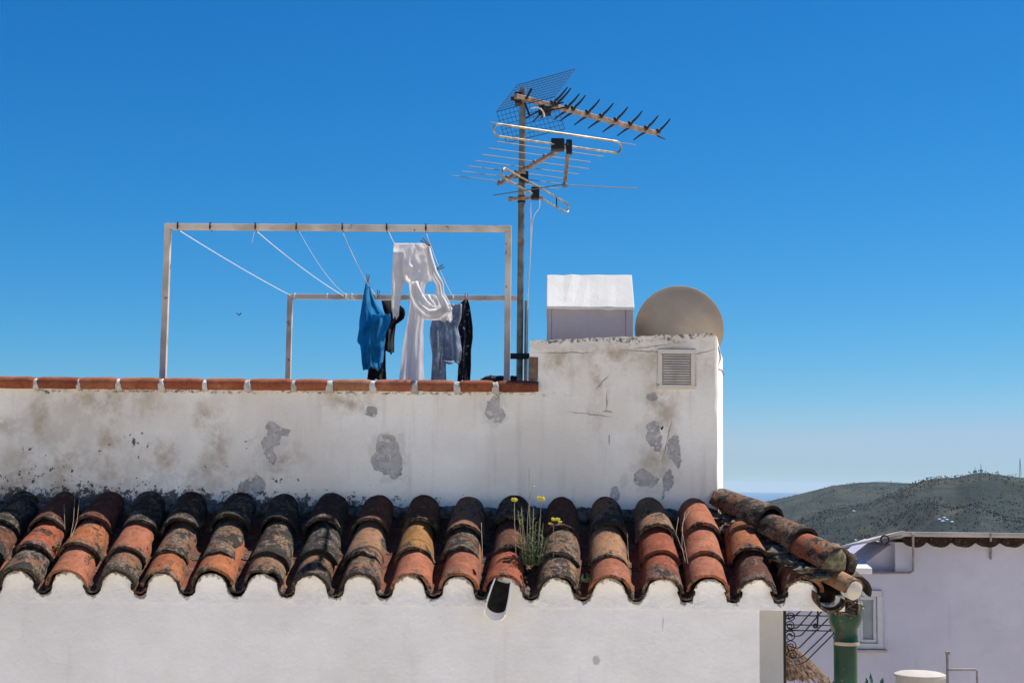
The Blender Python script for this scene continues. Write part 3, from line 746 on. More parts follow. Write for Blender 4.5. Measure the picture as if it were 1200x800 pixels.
    # pale chipped mortar streaks left under the overlaps
for ci in range(len(noses) - 1):
    xa, xb = nose_x[ci], nose_x[ci + 1]; x0 = (xa + xb) / 2
    x1 = (P(tops[ci], 600, YW).x + P(tops[ci + 1], 600, YW).x) / 2
    zoff = P((noses[ci] + noses[ci + 1]) / 2, 686.5 + ((noses[ci] + noses[ci + 1]) / 2 - 47) * .0125, YE).z - ze0
    smax = SLEN + .03
    if noses[ci] > 830: smax = max(.1, SLEN * (CX - x0) / (CX - TX1) - .03)
    def along(s, lift=0):
        f = s / SLEN
        return Vector((lerp(x0, x1, f), YE, ze0 + zoff)) - AX * s + NRM * lift
    s2 = .27 + R.uniform(-.05, .05)
    for sa_, sb_, n0, n1, ra, rb in ((-.012 + R.uniform(-.01, .01), .40, .010, .070, .040, .092), (s2, smax, .045, .080, .066, .098)):
        sb_ = min(sb_, smax)
        if sb_ - sa_ < .05: continue
        ob = barrel(along(sa_, n0), along(sb_, n1), ra, rb, NRM, .012, math.pi * 1.04, math.pi * 1.96, seed=ci * 3.1 + 50, na=11, nl=7).build('channel_tile', M['tile'], roof, smooth=50)
        c_ = R.choice([(.32, .14, .09), (.25, .105, .065), (.18, .09, .06), (.34, .17, .11)]); tint(ob, c_, R.uniform(.45, .75))

# white mortar under the tile noses: scalloped fascia
xa, xb = nose_x[0] - .05, CX - .10
m = MB(); nx_ = int((xb - xa) / .006)
fr = []; topb = []
zbot = ze0 - .072
valleys = [(p_ + q_) / 2 for p_, q_ in zip(nose_x, nose_x[1:])] + [nose_x[-1] + .118, nose_x[0] - .118]
for i in range(nx_ + 1):
    x = lerp(xa, xb, i / nx_)
    pxx = proj((x, YE, ze0))[0]; zo = P(pxx, 686.5 + (pxx - 47) * .0125, YE).z - ze0
    dv = min(abs(x - q) for q in valleys); best = .004 - math.sqrt(max(0, .0435 ** 2 - min(dv, .0435) ** 2))
    for q in nose_x:
        dx = x - q
        rr_ = .077 + .006 * nz((q * 9, 3, 3))
        if abs(dx) < rr_: best = max(best, math.sqrt(rr_ * rr_ - dx * dx) * .97 - .002)
    zt = ze0 + zo + best + nz((x * 40, 1, 2)) * .004 + nz((x * 90, 1, 2)) * .002
    row = []
    for k in range(6):
        z = lerp(zbot + zo, zt, k / 5)
        over = max(0, z - (ze0 + zo))
        g_ = .25 + .75 * k / 5; row.append((x, YE + .012 - over * .34 + g_ * (nz((x * 7, z * 7, 3)) * .008 + nz((x * 26, z * 26, 9)) * .006 + nz((x * 60, z * 60, 9)) * .003), z))
    fr.append(row)
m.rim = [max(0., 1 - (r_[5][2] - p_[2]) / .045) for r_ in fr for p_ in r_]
a = m.grid(fr, flip=True)
bk = [[m.vert((p[5][0], YE + .14, p[5][2])), m.vert((p[5][0], YE + .14, p[0][2]))] for p in fr]
for i in range(nx_):
    m.face(a[i][5], a[i + 1][5], bk[i + 1][0], bk[i][0]); m.face(bk[i][1], bk[i + 1][1], a[i + 1][0], a[i][0]); m.face(bk[i][0], bk[i + 1][0], bk[i + 1][1], bk[i][1])
m.rim += [1.0] * (len(m.v) - len(m.rim))
m.build('eave_mortar', M['eave'], house, smooth=60)
# soffit of the overhang on the right
m = MB(); m.prism([(xc0 - .1, YE + .04, ze0 - .066), (CX - .12, YE + .04, ze0 - .066), (CX - .12, 13.2, ze0 - .066), (xc0 - .1, 13.2, ze0 - .066)], (0, 0, .03)); m.build('soffit', M['plain'], house, bevel=.004)

# right hand slope: tiles running down to the right
HA = P(852, 594, YW + .02); HB = P(979, 667, YE - .02)
axr = Vector((CX - TX1, 0, ze0 - zw0)); axr.normalize(); nr = Vector((-axr.z, 0, axr.x))
for j in range(10):
    y = YE + .18 + j * .235
    f = min(1.0, (y - YE) / (YW - YE)); xs_ = lerp(CX, TX1 + .03, f)
    st_ = Vector((CX - .05, y, ze0 + .085)); L = (CX - xs_) / axr.x
    for q, (s0, s1) in enumerate(((0, .40), (.30, L + .02))):
        s1 = min(s1, L + .02)
        if s1 - s0 < .08: continue
        ob = barrel(st_ - axr * s0 + nr * (.004 + q * .012), st_ - axr * s1, .103, .086, nr, .015, seed=90 + j * 3 + q).build('cover_tile', M['tile'], roof, smooth=50)
        cc, al = R.choice([(b_, .6), (red, .6), (grey, .8), (o_, .5)]); tint(ob, cc, al)
# hip tiles with mortar bedding
hl = (HB - HA).length; hd = (HB - HA).normalized(); hn_ = Vector((.28, -.28, 1)).normalized()
hip = [(-.06, hl * .40, (.30, .16, .09), .85, .097), (hl * .31, hl * .72, (.34, .16, .09), .8, .099), (hl * .62, hl * 1.0, (.42, .17, .09), .6, .101)]
for q, (s0, s1, cc, al, r_) in enumerate(hip):
    ob = barrel(HA + hd * s1 + hn_ * (.0 + .012 * (2 - q) + .01), HA + hd * s0 + hn_ * .0, r_, r_ * .82, hn_, .016, a0=-.12, a1=math.pi + .12, seed=200 + q * 5, chip=.009, nl=12).build('hip_tile', M['tile'], roof, smooth=50); tint(ob, cc, al)
m = MB(); m.blob(HB - hd * .05 + hn_ * .035, .078, 7, (1, 1, .9), .35); m.build('end_mortar', simple('lichen_mortar', (.17, .155, .095), .95, var=.6, scale=40, bump=.8), roof, smooth=60)
e1 = P(1002, 688, 6.90); e0 = P(962, 668, 7.10)
ob = barrel(e1 - hn_ * .015, e0 - hn_ * .015, .056, .056, hn_, .014, a0=-.3, a1=math.pi + .3, seed=231, chip=.004).build('hip_tile', M['tile'], roof, smooth=50); tint(ob, (.50, .36, .22), .22)
ob = barrel(P(978, 694, 6.95) - hn_ * .03, P(950, 672, 7.2) - hn_ * .03, .075, .07, -hn_, .014, seed=236).build('channel_tile', M['tile'], roof, smooth=50); tint(ob, (.25, .17, .09), .6)
ob = barrel(P(1006, 684, 7.06) - hn_ * .05, P(970, 650, 7.4) - hn_ * .05, .085, .08, hn_, .015, seed=241, chip=.01).build('cover_tile', M['tile'], roof, smooth=50); tint(ob, (.20, .13, .08), .8)
# plaster plug in the last hip tile and mortar along the hip
m = MB(); pd = (e1 - e0).normalized(); pc = e1 - hn_ * .016 - pd * .012
px1 = pd.orthogonal().normalized(); px2 = pd.cross(px1); m.grid([[pc + pd * (.018 + .012 * (1 - f_ * f_) + .004 * nz((j, f_ * 3, 2))) + (px1 * math.cos(j * math.pi / 12) + px2 * math.sin(j * math.pi / 12)) * max(.0005, f_ * .045) for j in range(24)] for f_ in (0, .25, .5, .75, 1)] + [[pc - pd * .03 + (px1 * math.cos(j * math.pi / 12) + px2 * math.sin(j * math.pi / 12)) * .045 for j in range(24)]], closed=True); pl = m.build('end_plug', M['cement2'], roof, smooth=60)
m = MB()
for q in range(54):
    f = q / 53; c_ = HA.lerp(HB, f * .93)
    m.blob(c_ + Vector((-.05, -.08, -.055)) + Vector((R.uniform(-.02, .02), R.uniform(-.02, .02), R.uniform(-.03, .012))), R.uniform(.024, .045), 6, (1.4, 1.2, .55), .9)
m.build('hip_mortar', simple('mossy_mortar', (.13, .105, .075), .95, var=.6, scale=30, bump=.8), roof, smooth=60)
# mortar flashing where tiles meet the wall
m = MB()
for q in range(120):
    x = lerp(XL + .9, TX1 - .03, q / 119)
    m.blob((x, YW - .004, zw0 + .012 + nz((x * 6, 1, 1)) * .012), R.uniform(.03, .042), 4, (1.2, .6, .9), .5)
m.build('wall_fillet', simple('blackened_mortar', (.16, .145, .12), .95, var=.8, scale=26, bump=.8, dark=(.03, .027, .022)), roof, smooth=60)

# vent grille
vp0, vp1 = P(771, 456, YW - .012), P(815, 409, YW - .012)
def rect_frame(m, a, b, t_, y0, y1):
    x0, z0, x1, z1 = a.x, a.z, b.x, b.z
    m.box((x0, y0, z0), (x1, y1, z0 + t_)); m.box((x0, y0, z1 - t_), (x1, y1, z1)); m.box((x0, y0, z0 + t_), (x0 + t_, y1, z1 - t_)); m.box((x1 - t_, y0, z0 + t_), (x1, y1, z1 - t_))
m = MB(); rect_frame(m, vp0, vp1, .024, YW - .010, YW + .02); vent = m.build('wall_vent', M['ventframe'], house, bevel=.004)
m = MB(); ns = 12
ix0, ix1, iz0, iz1 = vp0.x + .027, vp1.x - .027, vp0.z + .027, vp1.z - .027
for k in range(ns):
    z = lerp(iz0, iz1, (k + .5) / ns); h = (iz1 - iz0) / ns
    m.hexa([(ix0, YW - .012, z - h * .30), (ix1, YW - .012, z - h * .30), (ix1, YW - .006, z - h * .30), (ix0, YW - .006, z - h * .30), (ix0, YW - .007, z + h * .42), (ix1, YW - .007, z + h * .42), (ix1, YW - .004, z + h * .42), (ix0, YW - .004, z + h * .42)])
m.build('louvre', M['vent'], vent)
m = MB(); m.box((ix0 - .001, YW - .0035, iz0), (ix1 + .001, YW + .01, iz1)); m.build('gap_shade_backing', M['dirt_gap'], vent)  # dark sheet added in place of the shade between the slats
m = MB(); q = P(775, 501, YW - .01); m.tube([q, q + Vector((0, -.03, -.01)), q + Vector((.006, -.035, .006))], .004, 6); m.build('rusty_hook', M['iron'], house)

# chimney behind the tower
def chimney():
    y0, y1, y2 = 8.28, 8.54, 8.84
    a, b = P(640.5, 359, y0), P(743.5, 360, y0); c, d = P(643, 322, y1), P(744.5, 322, y1); c.x, d.x = a.x, b.x
    zb = tz0 - .03
    m = MB()
    prof0 = [(a.x, y0, a.z - .012), (a.x, y0, a.z), (c.x, y1, c.z), (c.x, y1 + .06, c.z), (a.x, y2, a.z), (a.x, y2, a.z - .012)]
    prof1 = [(b.x, y0, b.z - .012), (b.x, y0, b.z), (d.x, y1, d.z), (d.x, y1 + .06, d.z), (b.x, y2, b.z), (b.x, y2, b.z - .012)]
    rows = [[Vector(p).lerp(Vector(q), k / 10) + Vector((0, .006 * nz((k * .9, i * 2, 8)), .006 * nz((k * .8, i, 5)))) for i, (p, q) in enumerate(zip(prof0, prof1))] for k in range(11)]
    i_ = m.grid(rows, closed=True); m.face(*i_[0]); m.face(*i_[-1][::-1])
    ch = m.build('chimney', M['chim'], house, bevel=.006)
    m = MB(); zt_ = a.z - .012
    for xa_, xb_ in ((a.x + .004, a.x + .03), (b.x - .05, b.x - .004)):
        m = MB(); m.box((xa_, y0 + .03, zb), (xb_, y2 - .01, zt_)); m.build('side_wall', M['cement'], ch, bevel=.006)
    m = MB(); m.box((a.x + .031, y0 + .032, zb), (b.x - .051, y2 - .03, zt_)); m.build('flue_wall', M['cement'], ch)
chimney()
# slab closing the tower roof
m = MB(); m.prism([(TX0 + .02, YW + .05, tz0 - .06), (TX1 - .02, YW + .05, tz0 - .06), (bx_ - .03, TB - .03, tz0 - .06), (TX0 + .02, TB - .03, tz0 - .06)], (0, 0, .04)); m.build('tower_roof', M['concrete'], house)

# waterspout under the eave
sp = Vector(P(588.5, 684, 6.985)); axs = (Vector(P(577.5, 728, 6.93)) - sp).normalized()
xs_ = axs.cross(Vector((0, -1, 0))).normalized(); yf = xs_.cross(axs).normalized()
if yf.y > 0: yf = -yf
m = MB(); mi = MB(); L = (Vector(P(577.5, 728, 6.93)) - sp).length; n_ = 22
def trough(m, r_o, r_i, l_, closed_end):
    rows = []
    for k in range(9):
        f = k / 8; row = []
        for j in range(n_ + 1):
            an = -.25 + (math.pi + .5) * j / n_
            grow = .80 + .22 * math.sin(f * math.pi * .6)
            back = max(0, math.sin(an))
            row.append((an, f, grow, back))
        rows.append(row)
    def pt(an, f, grow, back, r_): return sp + xs_ * math.cos(an) * r_ * grow - yf * math.sin(an) * r_ * grow + Vector((0, -.045 + .01 * f, 0)) + axs * (l_ * f * (.86 + .14 * back) - .02)
    o_ = m.grid([[pt(*q, r_o) for q in row] for row in rows]); i_ = m.grid([[pt(*q, r_i) for q in row] for row in rows], flip=True)
    for j in range(n_): m.face(o_[-1][j], o_[-1][j + 1], i_[-1][j + 1], i_[-1][j])
    for k in range(8): m.face(o_[k][0], o_[k + 1][0], i_[k + 1][0], i_[k][0]); m.face(o_[k][-1], o_[k + 1][-1], i_[k + 1][-1], i_[k][-1])
    return m
wsp = trough(MB(), .053, .0455, L * 1.0, False).build('waterspout', M['plain'], house, smooth=50)
trough(mi, .0450, .042, L * .80, True).build('stained_shaded_bore', M['bore'], wsp, smooth=50)

# ------------------------------------------------------------------ drying frames, lines, washing
ZR = P(400, 267, 8.1).z
ZF = -.30
def yfor(px, py): return PZ(px, py, ZR).y
YN, YF = 8.1, yfor(470, 348.5)
fa, fb = P(197, 266, YN), P(596, 269, YN)
t1 = .035
fr1 = thing('drying_frame', ((fa.x + fb.x) / 2, YN, ZF), 'near white painted drying frame with peeling top rail, directly behind the parapet', 'drying frame', 'drying frames on the roof terrace')
m = MB(); m.box((fa.x - t1 / 2, YN - t1 / 2, ZR - t1 / 2), (fb.x + t1 / 2, YN + t1 / 2, ZR + t1 / 2)); m.build('rail', M['post'], fr1, bevel=.003)
for x in (fa.x, fb.x):
    m = MB(); m.box((x - t1 / 2, YN - t1 / 2, ZF), (x + t1 / 2, YN + t1 / 2, ZR - t1 / 2)); m.build('post', M['post'], fr1, bevel=.003)
m = MB()
hooks = [208, 246, 299, 347, 401, 453, 499]
for px in hooks:
    q = P(px, 269, YN - t1 / 2 - .003); m.blob((q.x, q.y, ZR - .002), .0065, 4)
    m.tube([(q.x, YN - .024, ZR - .02), (q.x, YN - .024, ZR + .022), (q.x, YN + .024, ZR + .022), (q.x, YN + .024, ZR - .022)], .0035, 5)
m.build('line_tie', M['iron'], fr1)
ga, gb = P(340, 349, YF), P(609, 351, YF)
fr2 = thing('drying_frame', ((ga.x + gb.x) / 2, YF, ZF), 'far drying frame with lower looking rail, at the back of the terrace behind the washing', 'drying frame', 'drying frames on the roof terrace')
t2 = .040
m = MB(); m.box((ga.x - t2 / 2, YF - t2 / 2, ZR - t2 / 2), (gb.x + t2 / 2, YF + t2 / 2, ZR + t2 / 2)); m.build('rail', M['post'], fr2, bevel=.003)
for x in (ga.x, gb.x):
    m = MB(); m.box((x - t2 / 2, YF - t2 / 2, ZF), (x + t2 / 2, YF + t2 / 2, ZR - t2 / 2)); m.build('post', M['post'], fr2, bevel=.003)
m = MB()
for px in (345, 383, 405, 412, 442, 500, 531, 546):
    q = P(px, 349, YF - t2 / 2); m.tube([(q.x, YF - .026, ZR - .025), (q.x, YF - .026, ZR + .024), (q.x, YF + .026, ZR + .024)], .004, 5)
    if px in (405, 412): m.tube([(q.x, YF - .026, ZR), (q.x + .03, YF - .04, ZR - .03)], .004, 5)
m.build('line_tie', M['rope'], fr2)
lines = [(208, 341, .01, 'tight washing line running from the near corner post to the far corner post'),
         (299, 403, .02, 'second washing line from the left, ending beside the knots on the far rail'),
         (350, 408, .05, 'thin sagging washing line third from the left, hung with nothing'),
         (401, 441, .03, 'washing line that carries the bright blue shirt'),
         (455, 500, .03, 'washing line behind the white shirt, fourth from the near corner hooks'),
         (499, 531, .03, 'washing line at the white trousers and denim garments')]
lines[4] = (455, 500, .03, 'washing line whose near end meets the left shoulder of the white shirt')
lpts = []
for px0, px1, sag, lab in lines:
    a, b = P(px0, 269, YN + .02), P(px1, 349, YF - .02); a.z = ZR - .012; b.z = ZR + .004
    pts = [a.lerp(b, k / 16) - Vector((0, 0, sag * 4 * (k / 16) * (1 - k / 16))) for k in range(17)]
    lpts.append(pts)
    m = MB(); m.tube(pts, .0024 if sag < .05 else .0014, 6); tag(m.build('washing_line', M['rope'], smooth=60), lab, 'washing line', 'washing lines between the two drying frames')
# loose cord end hanging at the near rail
m = MB(); q = P(298, 272, YN - .03); m.tube([q, q + Vector((-.006, 0, -.03)), q + Vector((-.012, .004, -.06))], .002, 5); m.build('cord_end', M['rope'], fr1)

def sheet(m, rows, y0, ya=.0, amp=.012, k=9, ph=0, nu=26, nv=26, bulge=0., droop=0):
    """hanging cloth: rows = (py, x left, x right[, depth shift]); folds run downwards and widen"""
    tl = [(r_[0], r_[1]) for r_ in rows]; tr = [(r_[0], r_[2]) for r_ in rows]; td = [(r_[0], r_[3] if len(r_) > 3 else 0) for r_ in rows]
    out = []
    for i in range(nv + 1):
        py = lerp(rows[0][0], rows[-1][0], i / nv); v = i / nv; row = []
        for j in range(nu + 1):
            u = j / nu
            w_ = interp(tr, py) - interp(tl, py)
            pxx = interp(tl, py) + w_ * u
            hem = (math.sin(u * 9 + ph) * 1.6 + math.sin(u * 23 + ph * 3) * .8) * v ** 6 + droop * (u - .5) * v
            g = .35 + .65 * v
            fold = amp * g * (math.sin(u * k + ph + 1.3 * math.sin(v * 2.4 + ph)) + .5 * math.sin(u * k * 2.3 + ph * 2 + v * 3)) + amp * .8 * nz((u * 3 + ph, v * 4, ph)) + .009 * nz((u * 7 + v * 3, v * 7, ph)) + .004 * nz((u * 16, v * 12 + u * 5, ph))
            row.append(P(pxx, py + hem, y0 + interp(td, py) + ya * (u - .5) - bulge * math.sin(math.pi * u) + fold))
        out.append(row)
    m.grid(out)
    return m
YB = yfor(431, 331)
m = MB()
sheet(m, [(331, 429, 433), (345, 426, 436), (358, 424, 442), (370, 422, 452), (377, 421, 457), (384, 421, 452), (396, 419, 450), (401, 418.5, 449), (403, 422, 449), (412, 423, 448), (424, 424, 447), (432, 425.5, 446)], YB, .10, .022, 8, .4, nu=34, nv=40)
sheet(m, [(368, 436, 457), (376, 436, 458), (390, 434, 452), (410, 434, 450), (426, 436, 449)], YB - .05, .06, .016, 6, 2.1)
tag(m.build('shirt', M['blue_cloth'], smooth=180, solid=.003), 'bright blue shirt pegged by one point on a washing line', 'shirt', 'washing hung out to dry')
YK = YF - .35
m = MB()
sheet(m, [(352, 447, 462), (362, 449, 474), (368, 451, 475), (374, 451, 473), (380, 450, 464), (395, 449, 462), (413, 448, 462)], YK, .12, .02, 7, 1.2)
sheet(m, [(400, 438, 452), (414, 435, 452), (430, 432, 452), (446, 430, 453)], YK + .03, .05, .016, 6, .2)
tag(m.build('garment', M['black_cloth'], smooth=180, solid=.003), 'black garment hanging behind the blue shirt', 'garment', 'washing hung out to dry')
YWH = yfor(497, 283)
m = MB()
sheet(m, [(285, 462, 498), (290, 461, 501), (300, 461, 503), (310, 463, 505), (318, 466, 507), (326, 469, 507), (330, 474, 506)], YWH, .05, .02, 8, .9, nu=34)
sheet(m, [(296, 461, 477), (312, 460, 477), (326, 459.5, 475), (345, 459, 470), (360, 459, 468), (372, 461, 467)], YWH - .02, .03, .012, 5, 2.2)
# right sleeve thrown over: arc of cloth
def ribbon(m, path, y0, amp=.01, nv=24, ph=0, nu=10):
    pts = []
    for i in range(nv + 1):
        f = i / nv * (len(path) - 1); k = min(int(f), len(path) - 2); g = f - k
        a, b = path[k], path[k + 1]; pts.append(tuple(lerp(a[q], b[q], g) for q in range(3)))
    rows = []
    for i, (x, y, w_) in enumerate(pts):
        a, b = pts[max(0, i - 1)], pts[min(nv, i + 1)]; dx, dy = b[0] - a[0], b[1] - a[1]; l = math.hypot(dx, dy) or 1
        nx2, ny2 = -dy / l, dx / l
        rows.append([P(x + nx2 * w_ * (j / nu - .5), y + ny2 * w_ * (j / nu - .5), y0 + amp * math.sin(j * 1.3 + ph + i * .25) - .03 * math.sin(math.pi * j / nu)) for j in range(nu + 1)])
    m.grid(rows)
ribbon(m, [(501, 288, 5), (504, 304, 7), (508, 320, 9), (515, 333, 9), (516, 345, 10), (521, 356, 12), (524, 366, 12)], YWH + .02, .012, ph=1)
tag(m.build('shirt', M['white_cloth'], smooth=180, solid=.003), 'white long sleeved shirt draped high, just under the near rail', 'shirt', 'washing hung out to dry')
YT = YWH + .10
m = MB()
sheet(m, [(318, 482, 500), (328, 482, 499), (345, 481, 497), (360, 480, 498), (380, 477, 496), (400, 473, 496), (425, 470, 496), (449, 467, 497)], YT, .04, .018, 9, .3, nu=34, nv=34)
ribbon(m, [(484, 330, 10), (487, 345, 15), (493, 358, 19), (502, 366, 19), (512, 367, 16), (522, 362, 13), (528, 358, 8)], YT - .06, .012, ph=2)
sheet(m, [(345, 497, 508), (354, 499, 520), (364, 502, 529), (370, 506, 530), (376, 520, 530)], YT - .03, .03, .012, 9, 1.1)
tag(m.build('trousers', M['white_cloth'], smooth=180, solid=.003), 'white trousers with one leg hanging straight down to the coping', 'trousers', 'washing hung out to dry')
YD = YF - .5
m = MB()
sheet(m, [(356, 522, 541), (364, 514, 541), (374, 507, 540), (384, 504, 536), (396, 503.5, 539), (410, 506, 541), (422, 507, 540), (425, 527, 539)], YD, .08, .02, 11, .2, nu=34)
sheet(m, [(372, 507, 523), (390, 505, 522), (415, 507, 522), (447, 505, 523)], YD - .05, .05, .018, 7, 1.9)
tag(m.build('garment', M['denim'], smooth=180, solid=.003), 'faded grey blue denim garment hanging right of the white trousers', 'garment', 'washing hung out to dry')
m = MB()
sheet(m, [(351, 544, 548), (356, 539, 550), (368, 537, 552), (384, 537, 554), (396, 538, 554), (410, 537, 552), (428, 537, 552), (447, 536, 551)], YF - .2, .06, .018, 9, .8)
tag(m.build('garment', M['dark_print'], smooth=180, solid=.003), 'dark garment with pale print, rightmost piece of the washing', 'garment', 'washing hung out to dry')

def peg(px, py, y, ang, mat, lab):
    q = P(px, py, y); root = thing('clothes_peg', q, lab, 'clothes peg', 'clothes pegs on the washing lines')
    d = Vector((math.sin(ang), 0, math.cos(ang))); n_ = Vector((math.cos(ang), 0, -math.sin(ang)))
    for s in (-1, 1):
        m = MB(); m.hexa([q - d * .028 + n_ * (s * .002 - .003) + Vector((0, -.005, 0)), q - d * .028 + n_ * (s * .002 + .003) + Vector((0, -.005, 0)), q - d * .028 + n_ * (s * .002 + .003) + Vector((0, .005, 0)), q - d * .028 + n_ * (s * .002 - .003) + Vector((0, .005, 0)),
                          q + d * .04 + n_ * (s * .009 - .003) + Vector((0, -.005, 0)), q + d * .04 + n_ * (s * .009 + .003) + Vector((0, -.005, 0)), q + d * .04 + n_ * (s * .009 + .003) + Vector((0, .005, 0)), q + d * .04 + n_ * (s * .009 - .003) + Vector((0, .005, 0))])
        m.build('jaw', mat, root)
    m = MB(); m.tube([q + Vector((-.008, 0, .004)), q + Vector((0, -.008, .004)), q + Vector((.008, 0, .004)), q + Vector((0, .008, .004))], .0016, 5, closed=True); m.build('spring', M['iron'], root)
peg(431, 328, YB - .01, .05, M['pegred'], 'red peg holding the top of the blue shirt')
peg(500, 285, YWH - .02, -.9, M['wood'], 'brown wooden peg at the right shoulder of the white shirt')
peg(513, 315, YWH + .3, 1.1, M['peggrey'], 'grey green peg on the line beside the white sleeve')
peg(443, 346, YK, .1, M['peggrey'], 'grey peg on the far rail above the black garment')
peg(546, 350, YF - .21, .05, M['wood'], 'wooden peg holding the dark printed garment')

# black mat and dark board behind the coping, against the mast
q0, q1 = P(563, 447, 8.3), P(606, 447, 8.3)
m = MB(); rows = []
for i in range(25):
    f = i / 24; x = lerp(q0.x, q1.x, f); rr_ = .034 * min(1, .45 + f * 3) * (1 + .15 * nz((f * 12, 1, 1)))
    rows.append([(x, 8.3 + rr_ * math.cos(2 * math.pi * j / 12), q0.z - .002 + rr_ * (1.1 + .12 * nz((f * 30, j, 4))) * math.sin(2 * math.pi * j / 12)) for j in range(12)])
a = m.grid(rows, closed=True); m.face(*a[0][::-1]); m.face(*a[-1])
tag(m.build('rolled_mat', M['black'], smooth=60), 'black ragged roll lying behind the coping at the foot of the mast', 'mat')
m = MB(); m.box((P(597, 419, 8.42).x, 8.40, P(600, 420.5, 8.42).z), (P(626, 419, 8.42).x, 8.43, P(600, 414, 8.42).z)); m.tube([(P(625, 417, 8.42).x, 8.415, ZF), (P(625, 417, 8.42).x, 8.415, P(600, 414, 8.42).z)], .01, 6)
tag(m.build('black_bracket', M['black'], bevel=.003), 'short black bar crossing just behind the mast near its foot', 'bracket')

# ------------------------------------------------------------------ mast and aerials
YM = 8.5
mp = P(610.5, 300, YM)
mast = thing('antenna_mast', (mp.x, YM, ZF), 'tall grey steel mast carrying three television aerials', 'antenna mast')
zt = P(610.5, 103, YM).z
m = MB(); m.tube([(mp.x - .002, YM, ZF), (mp.x, YM, zt)], .0195, 14); m.build('pole', M['steel'], mast, smooth=50)
for z in (P(610, 283, YM).z, P(610, 226, YM).z):
    m = MB(); m.tube([(mp.x, YM, z - .014), (mp.x, YM, z + .014)], .0215, 14)
    m.build('rust_band', M['boom'], mast, smooth=50)
m = MB(); m.tube([(mp.x + .034, YM + .01, ZF), (mp.x + .034, YM + .01, P(616, 352, YM).z)], .009, 8); m.build('stay_tube', M['alu'], mast, smooth=50)

def cab(name, pts, r, mat, lab, n=28):
    pts = [Vector(p) for p in pts]; out = []
    for i in range(len(pts) - 1):
        p0, p1, p2, p3 = pts[max(0, i - 1)], pts[i], pts[i + 1], pts[min(len(pts) - 1, i + 2)]
        for k in range(6):
            t_ = k / 6
            out.append(.5 * ((2 * p1) + (p2 - p0) * t_ + (2 * p0 - 5 * p1 + 4 * p2 - p3) * t_ ** 2 + (-p0 + 3 * p1 - 3 * p2 + p3) * t_ ** 3))
    out.append(pts[-1]); m = MB(); m.tube(out, r, 6)
    return tag(m.build(name, mat, smooth=60), lab, 'cable', 'aerial cables')
cab('aerial_cable', [P(632, 232, YM - .02), P(632, 243, YM - .02), P(625, 256, YM - .02), P(622, 290, YM), P(619, 340, YM), P(618, 400, YM), (P(618, 400, YM).x, YM, ZF)], .0035, M['cable'], 'white aerial cable curving from the loop dipole down beside the mast')
cab('aerial_cable', [P(622, 238, YM - .03), P(621.5, 300, YM - .03), P(617.5, 380, YM - .03), (P(617, 400, YM).x, YM - .03, ZF)], .003, M['cable'], 'straighter white aerial cable hanging close against the mast')
cab('aerial_cable', [P(622, 127, YM - .03), P(630, 126, YM - .06), P(636, 130, YM - .06), P(638, 137, YM - .06)], .005, M['cable'], 'short grey cable looping from mast top to the upper aerial feed box')

# UHF aerial: boom going right and away
uh0 = PZ(602, 117.5, 0.0001 + zt - .075); zu = zt - .072
U0 = PZ(600, 117.3, zu); U1 = PZ(770, 156.5, zu)
U0, U1 = Vector((mp.x, YM - .035, zu)), U1
ud = (U1 - U0).normalized(); un = Vector((-ud.y, ud.x, 0))           # un points to the far left side
uhf = thing('television_aerial', U0, 'upper television aerial with long brown boom, black swept elements and mesh reflector', 'aerial', 'aerials on the mast')
m = MB(); m.bar(U0 - ud * .06, U1, .024, .029); m.build('boom', M['boom'], uhf, bevel=.003)
upos = [652, 662, 681, 697, 714, 731, 748, 764]
tips = [((647, 0), None)]
def at_u(px):      # point on the boom seen at column px
    lo_, hi_ = 0.0, (U1 - U0).length
    for _ in range(30):
        mid = (lo_ + hi_) / 2
        if proj(U0 + ud * mid)[0] < px: lo_ = mid
        else: hi_ = mid
    return U0 + ud * lo_
near = -un
el_px = [646, 650, 663, 670, 687, 703, 720, 737, 756, 770]
for i, px in enumerate(el_px):
    c_ = at_u(px) + Vector((0, 0, .014))
    k = .72 if i > 1 else .85
    m = MB()
    a1 = c_ + near * .010; tip = c_ + near * .115 * k + ud * .048 * k + Vector((0, 0, .105 * k)); mid = c_ + near * .05 * k + ud * .0 + Vector((0, 0, .085 * k))
    mid = c_ + near * .07 * k + ud * .018 * k + Vector((0, 0, .030 * k))
    pts = [((1 - s_) ** 2) * a1 + 2 * s_ * (1 - s_) * mid + s_ * s_ * tip for s_ in [q / 7 for q in range(8)]]
    m.tube(pts, [.008, .0078, .0075, .007, .0065, .006, .005, .0036], 6)
    c2 = at_u(px) - Vector((0, 0, .012)); tip = c2 - near * .11 * k - ud * .035 * k - Vector((0, 0, .062 * k)); mid = c2 - near * .06 * k - ud * .008 - Vector((0, 0, .022 * k))
    if i == len(el_px) - 1: tip = c2 + ud * .085 - Vector((0, 0, .012)); mid = c2 + ud * .04 - Vector((0, 0, .01))
    pts = [((1 - s_) ** 2) * c2 + 2 * s_ * (1 - s_) * mid + s_ * s_ * tip for s_ in [q / 7 for q in range(8)]]
    m.tube(pts, [.007, .007, .0065, .006, .0056, .005, .0045, .0033], 6)
    m.blob(c_ + near * .008, .019, 5, (1, 1, .9))
    m.build('director', M['black'], uhf, smooth=50)
c_ = at_u(638)
m = MB(); m.hexa([c_ + ud * a + un * b + Vector((0, 0, z)) for z in (-.075, -.012) for a, b in ((-.03, -.025), (.035, -.025), (.035, .025), (-.03, .025))]); m.build('feed_box', M['black'], uhf, bevel=.006)
m = MB()
